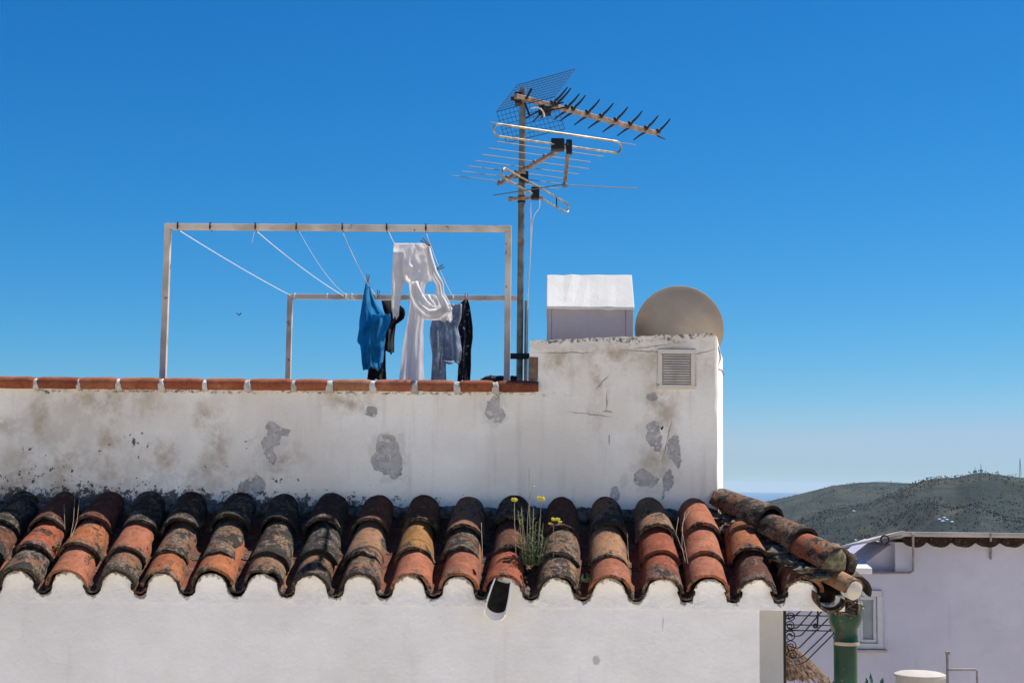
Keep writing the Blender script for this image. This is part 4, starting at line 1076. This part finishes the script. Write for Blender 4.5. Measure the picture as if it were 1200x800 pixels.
for s_ in (-1, 1):
    m.tube([c_ + un * s_ * .02 + Vector((0, 0, -.03)), c_ + un * s_ * .16 + Vector((0, 0, -.04 - .02 * s_))], .005, 6); m.tube([c_ + un * s_ * .02 + Vector((0, 0, -.05)), c_ + un * s_ * .14 + ud * .04 + Vector((0, 0, -.06 - .02 * s_))], .005, 6)
m.build('dipole', M['black'], uhf, smooth=50)
m = MB(); m.box((mp.x - .045, YM - .05, zu - .035), (mp.x - .006, YM + .03, zu + .035)); m.tube([(mp.x - .07, YM - .02, zu), (mp.x - .03, YM - .02, zu)], .014, 8); m.bar((mp.x + .02, YM - .04, zu - .01), (mp.x + .055, YM - .045, zu + .055), .018, .012); m.bar((mp.x + .015, YM - .04, zu - .03), (mp.x + .045, YM - .045, zu - .115), .016, .012)
m.build('mast_clamp', M['black'], uhf, bevel=.004)
# mesh corner reflector
spn = PZ(582, 131, zu + .0); spn = Vector(P(582, 131, YM + .20)); wdt = .50
s0, s1 = spn, spn - un * wdt
upv = ud * .17 + Vector((0, 0, .20)); dnv = ud * .085 - Vector((0, 0, .18))
def meshpanel(e, nv_, lab):
    m = MB()
    for k in range(nv_ + 1):
        f = k / nv_; m.tube([s0 + e * f, s1 + e * f], .0024 if k in (0, nv_) else .0016, 4)
    for k in range(15):
        f = k / 14; a = s0.lerp(s1, f); m.tube([a, a + e], .0024 if k in (0, 14) else .0016, 4)
    return m.build('reflector_mesh', M['wire'], uhf)
meshpanel(upv, 9, ''); meshpanel(dnv, 7, '')
m = MB(); sm = s0.lerp(s1, .5); m.bar(U0 - ud * .06, sm, .014, .014); m.build('reflector_arm', M['boom'], uhf)

# VHF aerial: boom coming towards the viewer, long thin rods
zv = P(611, 206, YM - .05).z
V0, V1 = PZ(583, 216.5, zv), PZ(667, 168, zv)
MBv = Vector((mp.x, YM - .03, zv))
V0 = PZ(584, 216, zv); V1 = PZ(667, 169, zv)
shift = Vector((mp.x, YM - .035, zv)) - (V0 + (V1 - V0) * ((mp.x - V0.x) / (V1.x - V0.x)))
vd = (V1 - V0).normalized(); vn = Vector((-vd.y, vd.x, 0))         # to the right and away
if vn.x < 0: vn = -vn
vhf = thing('television_aerial', MBv, 'middle aerial with folded dipole loop and long thin silver rods on a slanting boom', 'aerial', 'aerials on the mast')
m = MB(); m.bar(V0, V1, .020, .020); m.build('boom', M['boom'], vhf, bevel=.003)
rods = [(.02, 530, 655), (.14, 541, 657), (.27, 549, 664), (.40, 557, 678), (.54, 565, 690), (.68, 573, 692), (.82, 582, 707)]
rdir = PZ(700, 184, zv) - PZ(600, 170, zv); rdir.normalize()
for f, xl, xr in rods:
    c_ = V0.lerp(V1, f) + Vector((0, 0, .013)); 
    def reach(pxt, sg):
        l0, l1 = 0., 1.5
        for _ in range(30):
            mm_ = (l0 + l1) / 2; xx = proj(c_ + rdir * sg * mm_)[0]
            if (xx < pxt) == (sg > 0): l0 = mm_
            else: l1 = mm_
        return c_ + rdir * sg * l0
    m = MB(); m.tube([reach(xl, -1), reach(xr, 1)], .0028, 6); m.blob(c_, .012, 5); m.build('rod', M['thin'], vhf)
# folded dipole, a flat loop standing on edge
c_ = V0.lerp(V1, .985) + Vector((0, 0, .025))
dl, dr_ = None, None
def reach2(pxt, sg, c_):
    l0, l1 = 0., 1.5
    for _ in range(30):
        mm_ = (l0 + l1) / 2; xx = proj(c_ + rdir * sg * mm_)[0]
        if (xx < pxt) == (sg > 0): l0 = mm_
        else: l1 = mm_
    return c_ + rdir * sg * l0
dl, dr_ = reach2(585, -1, c_), reach2(722, 1, c_)
hh = .032
pts = [dl.lerp(dr_, k / 6) + Vector((0, 0, hh)) for k in range(7)]
pts += [dr_ + rdir * hh * math.sin(math.pi * k / 8) + Vector((0, 0, hh * math.cos(math.pi * k / 8))) for k in range(1, 8)]
pts += [dr_.lerp(dl, k / 6) - Vector((0, 0, hh)) for k in range(7)]
pts += [dl - rdir * hh * math.sin(math.pi * k / 8) - Vector((0, 0, hh * math.cos(math.pi * k / 8))) for k in range(1, 8)]
m = MB(); m.tube(pts, .0062, 8, closed=True); m.build('folded_dipole', M['alu'], vhf, smooth=50)
m = MB(); m.tube([reach2(574, -1, c_ + Vector((0, 0, hh + .004))), reach2(745, 1, c_ + Vector((0, 0, hh - .004)))], .0022, 6); m.build('rod', M['thin'], vhf)
bp = P(654, 170, c_.y - .02)
m = MB(); m.box((bp.x - .038, bp.y - .03, bp.z - .032), (bp.x + .034, bp.y + .03, bp.z + .032)); m.build('junction_box', M['black'], vhf, bevel=.006)
a, b = P(667, 165, c_.y), P(661.5, 219, c_.y)
m = MB(); m.box((a.x - .016, a.y - .018, a.z - .075), (a.x + .016, a.y + .018, a.z + .005)); m.build('end_clamp', M['black'], vhf, bevel=.005)
m = MB(); m.bar(a, b, .020, .020, (0, 1, 0)); m.build('drop_arm', M['boom'], vhf, bevel=.003)
b2 = P(662, 217, c_.y)
m = MB(); m.tube([P(665, 217, c_.y), P(747, 221, c_.y + .12)], .003, 6); m.tube([P(658, 216.5, c_.y), P(578, 229, c_.y + .35)], .003, 6); m.blob(b2, .016, 5); m.build('rod', M['thin'], vhf)
m = MB(); m.box((mp.x - .012, YM - .05, zv - .03), (mp.x + .04, YM + .03, zv + .03)); m.tube([(mp.x - .06, YM - .03, zv), (mp.x + .01, YM - .03, zv)], .01, 7); m.build('mast_clamp', M['black'], vhf, bevel=.004)

# loop dipole on a short arm
zl = P(611, 234, YM).z
lp = thing('television_aerial', (mp.x, YM, zl), 'lowest aerial, a slanting bent loop on a short arm', 'aerial', 'aerials on the mast')
m = MB(); m.bar((mp.x - .066, YM - .035, zl - .003), (mp.x + .128, YM - .035, zl + .006), .018, .018); m.tube([(mp.x - .078, YM - .035, zl - .003), (mp.x - .05, YM - .035, zl - .002)], .014, 8); m.build('arm', M['boom'], lp, bevel=.003)
zc = P(627, 222, YM - .07).z
L0, L1 = PZ(592, 203.5, zc), PZ(664, 243.5, zc)
mid_ = (L0 + L1) / 2; sh = Vector((0, 0, 0))
ldir = (L1 - L0).normalized(); hh = .030
pts = [L0.lerp(L1, k / 6) + Vector((0, 0, hh)) for k in range(7)]
pts += [L1 + ldir * hh * 1.2 * math.sin(math.pi * k / 8) + Vector((0, 0, hh * math.cos(math.pi * k / 8))) for k in range(1, 8)]
pts += [L1.lerp(L0, k / 6) - Vector((0, 0, hh)) for k in range(7)]
pts += [L0 - ldir * hh * 1.2 * math.sin(math.pi * k / 8) - Vector((0, 0, hh * math.cos(math.pi * k / 8))) for k in range(1, 8)]
m = MB(); m.tube(pts, .006, 8, closed=True); m.build('folded_dipole', M['alu'], lp, smooth=50)
q = L0.lerp(L1, .82); m = MB(); m.tube([q + Vector((0, 0, hh)), q - Vector((0, 0, hh))], .004, 6); m.build('spreader', M['black'], lp)
bp = P(627, 226, YM - .06)
m = MB(); m.box((bp.x - .022, bp.y - .03, bp.z - .04), (bp.x + .026, bp.y + .03, bp.z + .032)); m.build('junction_box', M['black'], lp, bevel=.006)
m = MB(); m.tube([(mp.x, YM, zl - .02), (mp.x, YM, zl + .02)], .0235, 12); m.build('mast_clamp', M['black'], lp)

# ------------------------------------------------------------------ satellite dish
YD_ = 8.45
dc = P(795.8, 386, YD_); rd = 51.2 * YD_ / F
fn = Vector((.10, .93, .30)).normalized()                       # the bowl looks away from the viewer, towards the sun
dish = thing('satellite_dish', (dc.x, YD_ + .1, tz0 - .02), 'round beige satellite dish seen from behind, beside the chimney', 'satellite dish')
m = MB(); prof = [(max(.0005, rd * k / 14), .085 * (k / 14) ** 2 - .085) for k in range(15)]
prof += [(rd + .004, .0), (rd + .004, .006), (rd - .004, .006)] + [(max(.0005, rd * k / 14 - .003), .085 * (k / 14) ** 2 - .077) for k in range(14, -1, -1)]
m.lathe(prof, dc, 56, fn); m.build('reflector', M['dish'], dish, smooth=35)
m = MB(); m.tube([(dc.x, YD_ + .02, tz0 - .03), (dc.x, YD_ + .02, dc.z - rd * .6)], .02, 10); m.box((dc.x - .1, YD_ - .06, tz0 - .035), (dc.x + .1, YD_ + .12, tz0 - .015)); m.build('stand', M['steel'], dish)
m = MB(); q = dc + fn * .36 - Vector((0, 0, .10)); m.tube([dc - Vector((0, 0, rd * .98)), q], .009, 6); m.build('feed_arm', M['steel'], dish)
m = MB(); m.tube([q - fn * .04, q + fn * .05], .024, 10); m.build('feed_horn', M['black'], dish)

# cable hooked at the tower's sunny side
cab('wall_cable', [P(839, 402, YW + .05), P(842, 408, YW + .15), P(844, 420, YW + .2), P(841, 431, YW + .15), P(846, 434, YW + .25), P(848, 440, YW + .3)], .004, M['pipegrey'], 'short grey cable hooked on the sunny side of the stair tower')

# ------------------------------------------------------------------ plants on the roof
def leafq(m, p, d, l, w_):
    d = Vector(d).normalized(); b = d.cross(Vector((R.uniform(-1, 1), R.uniform(-1, 1), R.uniform(-1, 1)))).normalized() * w_
    p = Vector(p); i = [m.vert(p), m.vert(p + d * l * .5 + b), m.vert(p + d * l), m.vert(p + d * l * .5 - b)]; m.face(*i)
weed = thing('flowering_weed', P(625, 668, 7.15), 'grey green weed with yellow flower heads growing between the roof tiles', 'plant')
stems = [((605, 655), (602, 600), (603, 588), 7.12), ((630, 650), (633, 620), (634, 587), 7.15), ((648, 655), (650, 635), (648, 612), 7.1), ((622, 655), (620, 590), (620, 548), 7.2), ((618, 655), (616, 600), (624, 566), 7.2)]
ms = MB(); ml = MB(); mf = MB()
for (a, b, c_, y) in stems:
    p0, p1, p2 = P(a[0], a[1], y), P(b[0], b[1], y), P(c_[0], c_[1], y)
    pts = [((1 - s_) ** 2) * p0 + 2 * s_ * (1 - s_) * p1 + s_ * s_ * p2 for s_ in [q / 9 for q in range(10)]]
    ms.tube(pts, [lerp(.0022, .0011, q / 9) for q in range(10)], 5)
for px, py, r_, y in ((603, 585.5, 4, 7.12), (634, 584, 4.6, 7.15), (648, 608, 3.2, 7.1), (653, 608, 3.2, 7.1), (645, 613, 2.6, 7.1), (656, 611, 2.4, 7.1)):
    q = P(px, py, y); rr_ = r_ * y / F; mf = MB()
    for _ in range(16): mf.blob(q + Vector((R.uniform(-.8, .8) * rr_, R.uniform(-.8, .8) * rr_, R.uniform(-.35, .35) * rr_)), rr_ * .36, 3)
    mf.build('flower_head', M['yellow'], weed)
q = P(625.5, 570, 7.2); mf2 = MB(); mf2.blob(q, .006, 4, (1.4, 1, .7))
for k in range(22):
    px = R.choice([609, 612, 613, 616, 618, 620, 622, 626, 627, 633, 637, 641, 645]) + R.uniform(-2, 2); y = 7.12 + R.uniform(-.03, .08); top = R.uniform(588, 640)
    p0, p1 = P(px * .6 + 622 * .4, 662, y), P(px, top, y)
    ms.tube([p0, p0.lerp(p1, .5) + Vector((R.uniform(-.006, .006), 0, 0)), p1], [.0019, .0016, .001], 4)
    for j in range(44):
        f = R.uniform(.0, .95) ** 1.5; q = p0.lerp(p1, f) + Vector((R.uniform(-.006, .006), R.uniform(-.006, .006), 0)); leafq(ml, q, (R.uniform(-1, 1), R.uniform(-1, 1), R.uniform(-.1, 1.1)), R.uniform(.012, .030) * (1.3 - f * .7), .0042)
ms.build('stem', M['stalk'], weed); ml.build('foliage', M['leaf'], weed); mf2.build('seed_head', M['stalk'], weed)
def tuft(px, py, y, n, h, lab, mat):
    ml = MB(); q = P(px, py, y)
    for k in range(n):
        d = Vector((R.uniform(-1, 1), R.uniform(-1, .6), R.uniform(0, 1.3))); s_ = q + d * R.uniform(0, h * .6); leafq(ml, s_, d + Vector((0, 0, .3)), R.uniform(.4, .9) * h * .5, h * .09)
    tag(ml.build('weed_tuft', mat), lab, 'plant', 'weeds between the roof tiles')
tuft(68, 646, 7.2, 60, .045, 'small fresh green tuft between tiles at the left', M['green_leaf'])
tuft(687, 682, 7.03, 90, .05, 'dusty green tuft in the gutter right of the flowering weed', M['leaf'])
tuft(107, 655, 7.1, 24, .03, 'tiny green sprig beside the orange tile at the left', M['green_leaf'])
tuft(676, 690, 7.0, 40, .035, 'low tuft at the eave edge just right of the waterspout', M['leaf'])
def dry(lst, lab):
    m = MB()
    for pts in lst: m.tube([P(*p) for p in pts], .0011, 4)
    tag(m.build('dry_stalk', M['stalk']), lab, 'dry stalks', 'dry stalks on the roof')
dry([[(88, 578, 7.45), (86, 610, 7.3), (82, 632, 7.2)], [(93, 585, 7.4), (90, 612, 7.3), (80, 638, 7.15)], [(75, 590, 7.4), (76, 620, 7.3)]], 'thin dry stalks leaning on the second column of tiles at the left')
dry([[(803, 600, 7.4), (799, 620, 7.3), (803, 642, 7.15), (806, 660, 7.08)], [(795, 606, 7.4), (792, 625, 7.3), (800, 645, 7.15)], [(808, 598, 7.42), (800, 612, 7.35), (799, 640, 7.2), (803, 658, 7.1)], [(797, 640, 7.2), (806, 650, 7.15)]], 'tangled dry stalks in the gully left of the salmon tiles')
dry([[(735, 625, 7.2), (736, 645, 7.15), (737, 668, 7.06)], [(734, 640, 7.15), (738, 662, 7.08)]], 'straight dry stalk between salmon and orange tile columns at the right')
dry([[(564, 612, 7.3), (565, 640, 7.15), (566, 664, 7.08)], [(443, 665, 7.05), (450, 676, 7.0)]], 'single dry stalk in the gully left of the flowering weed')

# ------------------------------------------------------------------ green ceramic downpipe under the hip corner
YP = 7.15
pc = P(992, 780, YP); ztp = P(992, 707, YP).z
pipe = thing('drainpipe', (pc.x, YP, -4.49), 'chipped green glazed ceramic downpipe with broken funnel under the roof corner', 'drainpipe')
mm_ = YP / F
m = MB(); m.lathe([(13.5 * mm_, -4.49), (13.5 * mm_, P(992, 752, YP).z - .02), (14 * mm_, P(992, 752, YP).z)], (pc.x - .004, YP, 0), 28); m.build('pipe', M['glaze'], pipe, smooth=50)
m = MB(); z0 = P(992, 752, YP).z; z1 = ztp
prof = [(14.8 * mm_, z0 - .004), (14.2 * mm_, z0 + .004), (13.2 * mm_, z0 + .02), (13.4 * mm_, z0 + .065), (17.6 * mm_, z0 + .092), (18.8 * mm_, z0 + .115), (19.0 * mm_, z1)]
n_ = 36; rows = []
for r_, z in prof:
    rows.append([(pc.x + r_ * math.cos(2 * math.pi * j / n_), YP + r_ * math.sin(2 * math.pi * j / n_), z + (0 if z < z1 - .001 else (.012 * nz((j * .35, 1, 1)) + (-.05 if 22 <= j <= 31 else 0) + (.045 if 12 <= j <= 19 else 0)))) for j in range(n_)])
inn = [[((p[0] - pc.x) * .86 + pc.x, (p[1] - YP) * .86 + YP, p[2]) for p in rows[-1]], [((p[0] - pc.x) * .86 + pc.x, (p[1] - YP) * .86 + YP, z0 + .13) for p in rows[-1]]]
m.grid(rows, closed=True); m.build('funnel', M['glaze'], pipe, smooth=50)
m = MB(); m.grid([rows[-1], inn[0], inn[1], [((p[0] - pc.x) * .3 + pc.x, (p[1] - YP) * .3 + YP, z0 + .10) for p in rows[-1]]], closed=True); m.build('broken_rim', M['clay'], pipe)
m = MB(); m.lathe([(14.6 * mm_, z0 - .012), (15.0 * mm_, z0 - .004), (14.6 * mm_, z0 + .004)], (pc.x, YP, 0), 28); m.build('joint_ring', M['clay'], pipe, smooth=50)
# bent tin arm on the funnel's left
m = MB(); m.hexa([P(966, 708, YP + .02), P(975, 708, YP - .02), P(975, 708, YP + .05), P(966, 708, YP + .06), P(978, 742, YP + .02), P(984, 740, YP - .02), P(984, 740, YP + .05), P(979, 742, YP + .06)][:4] + [P(975, 740, YP + .02), P(982, 738, YP - .02), P(982, 738, YP + .05), P(976, 740, YP + .06)])
m.build('side_bracket', M['steel'], pipe)
m = MB(); q = Vector((pc.x - .008, YP - .02, z1 - .028))
for k in range(120):
    a_ = R.uniform(0, 6.28); r_ = R.uniform(.01, .058); c_ = q + Vector((math.cos(a_) * r_, math.sin(a_) * r_ * .8, R.uniform(-.05, .045)))
    d = Vector((R.uniform(-1, 1), R.uniform(-1, 1), R.uniform(-.5, .5))).normalized() * R.uniform(.012, .04)
    m.tube([c_ - d, c_ + d.cross(Vector((0, 0, .25))), c_ + d], .0018, 4)
m.blob(q - Vector((0, 0, .03)), .055, 6, (1, 1, .7), .4)
tag(m.build('debris', M['straw']), 'dry roots and straw packed into the broken green funnel', 'dry debris')
m = MB()
for pts in ([(1004, 706), (1007, 702), (1013, 704)], [(1010, 711), (1016, 709), (1018, 714)], [(1003, 700), (1009, 697), (1013, 699)], [(1007, 714), (1012, 712), (1015, 716)]):
    m.tube([P(a_, b2, YP - .02 + R.uniform(-.02, .02)) for a_, b2 in pts], .0018, 4)
tag(m.build('wire_scrap', M['steel']), 'loose curled wire sticking out right of the broken funnel', 'wire')

# ------------------------------------------------------------------ wrought iron grille beside the house
YG = 8.2
gr = thing('iron_grille', (P(945, 800, YG).x, YG, -1.5), 'black wrought iron grille with scrolls and slanting bars beside the house corner', 'grille')
def gtube(pts, r_=.0045, name='bar'):
    m = MB(); m.tube([P(a_, b2, YG + (c_[0] if c_ else 0)) for a_, b2, *c_ in pts], r_, 6); m.build(name, M['iron'], gr, smooth=60)
gtube([(919.5, 704), (919.5, 730), (919.5, 760), (919, 830)], .009, 'post')
for y_, xe in ((709.5, 975), (720.5, 972), (731.5, 977), (738, 980)): gtube([(919, y_), (945, y_ + .3), (xe, y_ + .8)], .0045, 'rail')
gtube([(958, 706), (958.5, 720), (958, 732)], .0055, 'hanging_rod')
def curve_bar(x0, y0, x1, y1, xe, ye):
    pts = [(x0, y0)]
    for k in range(1, 9):
        s_ = k / 8; pts.append(((1 - s_) ** 2 * x0 + 2 * s_ * (1 - s_) * x1 + s_ * s_ * xe, (1 - s_) ** 2 * y0 + 2 * s_ * (1 - s_) * y1 + s_ * s_ * ye))
    return pts
for pts in ([(944, 710), (933, 720), (925, 725), (921, 724)], [(956.5, 710), (935.5, 734), (930, 736), (923, 735)], [(967, 711), (940, 743), (933, 746), (924, 743)], [(974, 721), (937, 758), (931, 759), (925, 756)], [(978, 732), (941, 768), (933, 771), (926, 769)], [(979, 740), (945, 774), (934, 780), (925, 777)]):
    gtube([pts[0], (lerp(pts[0][0], pts[1][0], .5), lerp(pts[0][1], pts[1][1], .5)), pts[1]] + curve_bar(pts[1][0] - 1.5, pts[1][1] + 1, pts[2][0], pts[2][1], pts[3][0], pts[3][1])[1:], .0040, 'slanting_bar')
def scroll(cx, cy, r_, turns=1.6, ph=0, sg=1):
    pts = []
    for k in range(30):
        f = k / 29; a_ = ph + sg * turns * 2 * math.pi * f; rr_ = r_ * (1 - .72 * f); pts.append((cx + rr_ * math.cos(a_), cy + rr_ * math.sin(a_)))
    gtube(pts, .0034, 'scroll')
for cx, cy, r_, ph in ((920.5 + 3.5, 712.5, 4, 3), (927, 722.5, 5.5, 3.1), (926, 733, 6, 3.1), (926, 745, 7, 3.1), (927, 757, 7.5, 3.1), (928.5, 767, 6, 3.1), (955.5, 732.5, 3.2, 0), (979, 741, 3, 1), (979, 746.5, 2.6, 1)): scroll(cx, cy, r_, 1.6, ph)

# thatched shade below
YS = 9.6
ap = P(918, 752, YS)
th = thing('straw_parasol', (ap.x, YS, -4.49), 'straw thatched parasol with ragged edge below the iron grille', 'parasol')
m = MB(); rows = []
prof = [(.01, 0), (.05, -.03), (.12, -.09), (.19, -.15), (.25, -.21)]
n_ = 60
for r_, z in prof:
    rows.append([(ap.x + r_ * math.cos(2 * math.pi * j / n_), YS + r_ * math.sin(2 * math.pi * j / n_), ap.z + z + nz((j * .9, r_ * 9, 2)) * .02) for j in range(n_)])
m.grid(rows, closed=True)
for k in range(900):
    a_ = R.uniform(0, 2 * math.pi); s0_ = R.uniform(.1, .8); l_ = R.uniform(.1, .2)
    def cp(s_, lift): return Vector((ap.x + (.01 + .26 * s_) * math.cos(a_), YS + (.01 + .26 * s_) * math.sin(a_), ap.z - .22 * s_ ** 1.1 + lift))
    m.tube([cp(s0_, .006), cp(s0_ + l_, .008 + R.uniform(0, .014)), cp(min(1.12, s0_ + 2 * l_), R.uniform(0, .012))], .0026, 3)
m.build('thatch', M['straw'], th)
m = MB(); m.tube([(ap.x, YS, -4.49), (ap.x, YS, ap.z)], .02, 8); m.build('pole', M['wood'], th)

# ------------------------------------------------------------------ neighbour's house
YN2 = 13.0
def N_(px, py, y=YN2): return P(px, py, y)
nh = thing('neighbour_house', (N_(1120, 700).x, YN2 + 2, -4.5), 'pale lilac white neighbouring house with scalloped tile eave and small window', 'house')
xm, xl_, xr_ = N_(1049, 640).x, N_(880, 700).x, N_(1330, 640).x
ztm, ztl = N_(1120, 636).z, N_(1020, 669).z
# window opening
wa, wb = N_(1003, 757), N_(1031, 694)
m = MB()
def wallbox(x0, x1, z0, z1, y0=YN2, y1=17): m.box((x0, y0, z0), (x1, y1, z1))
wallbox(xm, xr_, -4.5, ztm, YN2, YN2 + .25); wallbox(xm, xr_, -4.5, ztm - .75, YN2 + .251, 17)
m.build('main_wall', M['lilac'], nh)
m = MB()
m.box((xl_, YN2, -4.5), (wa.x, 17, ztl)); m.box((wb.x, YN2, -4.5), (xm, 17, ztl)); m.box((wa.x, YN2, -4.5), (wb.x, 17, wa.z)); m.box((wa.x, YN2, wb.z), (wb.x, 17, ztl)); m.box((wa.x, YN2 + .3, wa.z), (wb.x, 17, wb.z))
m.build('low_wall', M['lilac'], nh)
m = MB(); rect_frame(m, wa + Vector((-.02, 0, -.02)), wb + Vector((.02, 0, .02)), .05, YN2 - .025, YN2 + .03); rect_frame(m, wa + Vector((.032, 0, .032)), wb - Vector((.032, 0, .032)), .03, YN2 - .01, YN2 + .03)
wn = m.build('window', M['frame'], nh, bevel=.006)
m = MB(); m.box((wa.x + .03, YN2 + .012, wa.z + .03), (wb.x - .03, YN2 + .022, wb.z - .03)); m.build('pane', M['pane'], wn)
m = MB(); m.box((wa.x - .05, YN2 - .05, wa.z - .05), (wb.x + .05, YN2 - .002, wa.z - .022)); m.build('sill', M['slab'], wn, bevel=.005)
# eave: sheet over hanging tile channels
za, zb2 = N_(1060, 622.5, 12.75).z, N_(1060, 627, 12.75).z
m = MB(); xw = N_(1057, 624, 12.75).x; m.hexa([(xw, 12.75, zb2), (xr_, 12.75, zb2), (xr_, 17.2, zb2 - .6), (xw, 17.2, zb2 - .6), (xw, 12.75, za), (xr_, 12.75, za), (xr_, 17.2, za - .6), (xw, 17.2, za - .6)])
eav = m.build('roof', M['slab'], nh, bevel=.006)
px = 1074
while px < 1260:
    c_ = N_(px, 628.5, 12.85); m = MB()
    rr_ = 13.2 * 12.85 / F
    rows = []
    for y in (12.85, 12.9, 13.1):
        rows.append([(c_.x + rr_ * math.cos(math.pi + math.pi * k / 10), y, c_.z + .0 + rr_ * .95 * math.sin(math.pi + math.pi * k / 10)) for k in range(11)])
    a = m.grid(rows); m.face(*a[0]); m.face(*a[-1][::-1])
    for i in range(2): m.face(a[i][0], a[i + 1][0], a[i + 1][-1], a[i][-1])
    ob = m.build('channel_tile', M['tile'], eav, smooth=50); tint(ob, (.045, .036, .033), .35)
    px += 28.6
m = MB(); q0 = N_(1016, 636, 12.7); q1 = N_(1060, 621, 12.74)
m.hexa([q0, (q1.x, 12.74, q1.z - .03), (q1.x, 13.9, q1.z - .13), (q0.x, 13.9, q0.z - .1), q0 + Vector((0, 0, .02)), (q1.x, 12.74, q1.z + .0), (q1.x, 13.9, q1.z - .1), (q0.x, 13.9, q0.z - .08)])
m.build('awning_sheet', M['slab'], nh)
m = MB(); q = N_(1037, 632, 12.66); m.tube([q + Vector((.035 * math.cos(k * math.pi / 8), 0, .035 * math.sin(k * math.pi / 8))) for k in range(16)], .008, 6, closed=True); m.build('coil', M['iron'], nh)
# gable stub and bright ledge on the low part
m = MB(); g0, g1, g2, g3 = N_(1010, 669, 13.1), N_(1049, 669, 13.1), N_(1049, 637, 13.1), N_(1040, 640, 13.1)
m.prism([g0 + Vector((0, 0, -.02)), g1 + Vector((-.003, 0, -.02)), g2 + Vector((-.003, 0, 0)), g3, N_(1012, 661, 13.1)], (0, 1.2, 0)); m.build('gable_stub', M['lilac'], nh)
m = MB(); yA, yB = 12.5, 12.995; lx0, lx1 = N_(975, 664, yA).x, N_(1022, 664, yA).x; zA, zB = N_(1000, 665, yA).z, N_(1000, 651, yB).z
m.hexa([(lx0, yA, zA - .05), (lx1, yA, zA - .05), (lx1 - .02, yB, zA - .05), (lx0, yB, zA - .05), (lx0, yA, zA), (lx1, yA, zA), (N_(1005, 651, yB).x, yB, zB), (lx0, yB, zB)]); m.build('ledge', M['far_white'], nh, bevel=.006)
m = MB(); m.tube([N_(1070, 625, 12.72), N_(1070, 660, 12.96), N_(1070, 668, 12.97), N_(1066, 671, 12.97), N_(1005, 671, 12.97)], .011, 7); m.build('conduit', M['pipegrey'], nh, smooth=50)
m = MB(); m.tube([N_(1161, 626, 12.73), N_(1161, 640, 12.97), N_(1161, 655, 12.985)], .010, 7); m.build('downpipe', M['pipegrey'], nh, smooth=50)
# tap stand pipe and tank in the yard
pt = thing('standpipe', (N_(1110, 800, 12.3).x, 12.3, -4.49), 'thin bare standpipe with side branch in front of the lilac wall', 'pipe')
m = MB(); m.tube([(N_(1110, 800, 12.3).x, 12.3, -4.49), N_(1110, 764, 12.3)], .011, 8); m.build('riser', M['pipegrey'], pt, smooth=50)
m = MB(); m.tube([N_(1110, 784, 12.3), N_(1143, 784, 12.3), N_(1145, 786, 12.3), (N_(1145, 800, 12.3).x, 12.3, -4.49)], .010, 8); m.build('branch', M['pipegrey'], pt, smooth=50)
m = MB(); q = N_(1110, 765, 12.3); m.tube([q + Vector((-.012, 0, 0)), q + Vector((.02, 0, .004))], .014, 8); m.build('cap', M['steel'], pt)
tk = thing('water_tank', (N_(1078, 800, 11.8).x, 11.8, -4.49), 'round cream plastic water tank with a flat lid by the lilac wall', 'water tank')
q = N_(1078, 788, 11.8); rr_ = 27 * 11.8 / F
m = MB(); m.lathe([(.001, -4.49), (rr_, -4.49), (rr_, q.z - .03), (.001, q.z - .03)], (q.x, 11.8, 0), 36); m.build('body', M['tank'], tk, smooth=40)
m = MB(); m.lathe([(.001, q.z - .03), (rr_ + .012, q.z - .03), (rr_ + .012, q.z - .008), (rr_ - .02, q.z + .004), (.001, q.z + .012)], (q.x, 11.8, 0), 36); m.build('lid', M['tank'], tk, smooth=40)
# potted greenery below the frame edge, just showing beside the downpipe
def bush(px, py, y, r_, lab, mat):
    q = P(px, py, y); root = thing('garden_plant', (q.x, y, -4.49), lab, 'plant', 'plants in the yard below')
    ml = MB()
    for k in range(420):
        d = Vector((R.gauss(0, 1), R.gauss(0, 1), R.gauss(0, 1))).normalized(); s_ = q + d * r_ * R.uniform(.3, 1) + Vector((0, 0, -r_)); leafq(ml, s_, d + Vector((0, 0, .4)), R.uniform(.04, .08), .012)
    ml.build('foliage', mat, root)
    m = MB(); m.tube([(q.x, y, -4.49), (q.x, y, q.z - r_)], .015, 6); m.build('stem', M['stalk'], root)
bush(1024, 799, 11.2, .18, 'bluish green plant right of the green downpipe', simple('blue_green_leaf', (.05, .16, .12), .6, var=.5))
bush(970, 800, 10.8, .15, 'dark leafy plant left of the green downpipe', M['leaf'])

# a bird far off in the sky
q = P(280, 369, 45)
bd = thing('bird', q, 'tiny dark bird flying in the blue sky inside the near frame', 'bird')
m = MB(); m.tube([q + Vector((-.02, -.06, -.02)), q + Vector((0, 0, 0)), q + Vector((.012, .05, .015)), q + Vector((.02, .09, .02))], [.004, .022, .02, .004], 8); m.build('body', M['black'], bd, smooth=60)
for s_ in (-1, 1):
    m = MB(); a_ = [q + Vector((0, .02, 0)), q + Vector((s_ * .06, .0, .07)), q + Vector((s_ * .09, -.03, .04)), q + Vector((0, -.02, 0))]; m.prism(a_, (0, .0, .004)); m.build('wing', M['black'], bd)
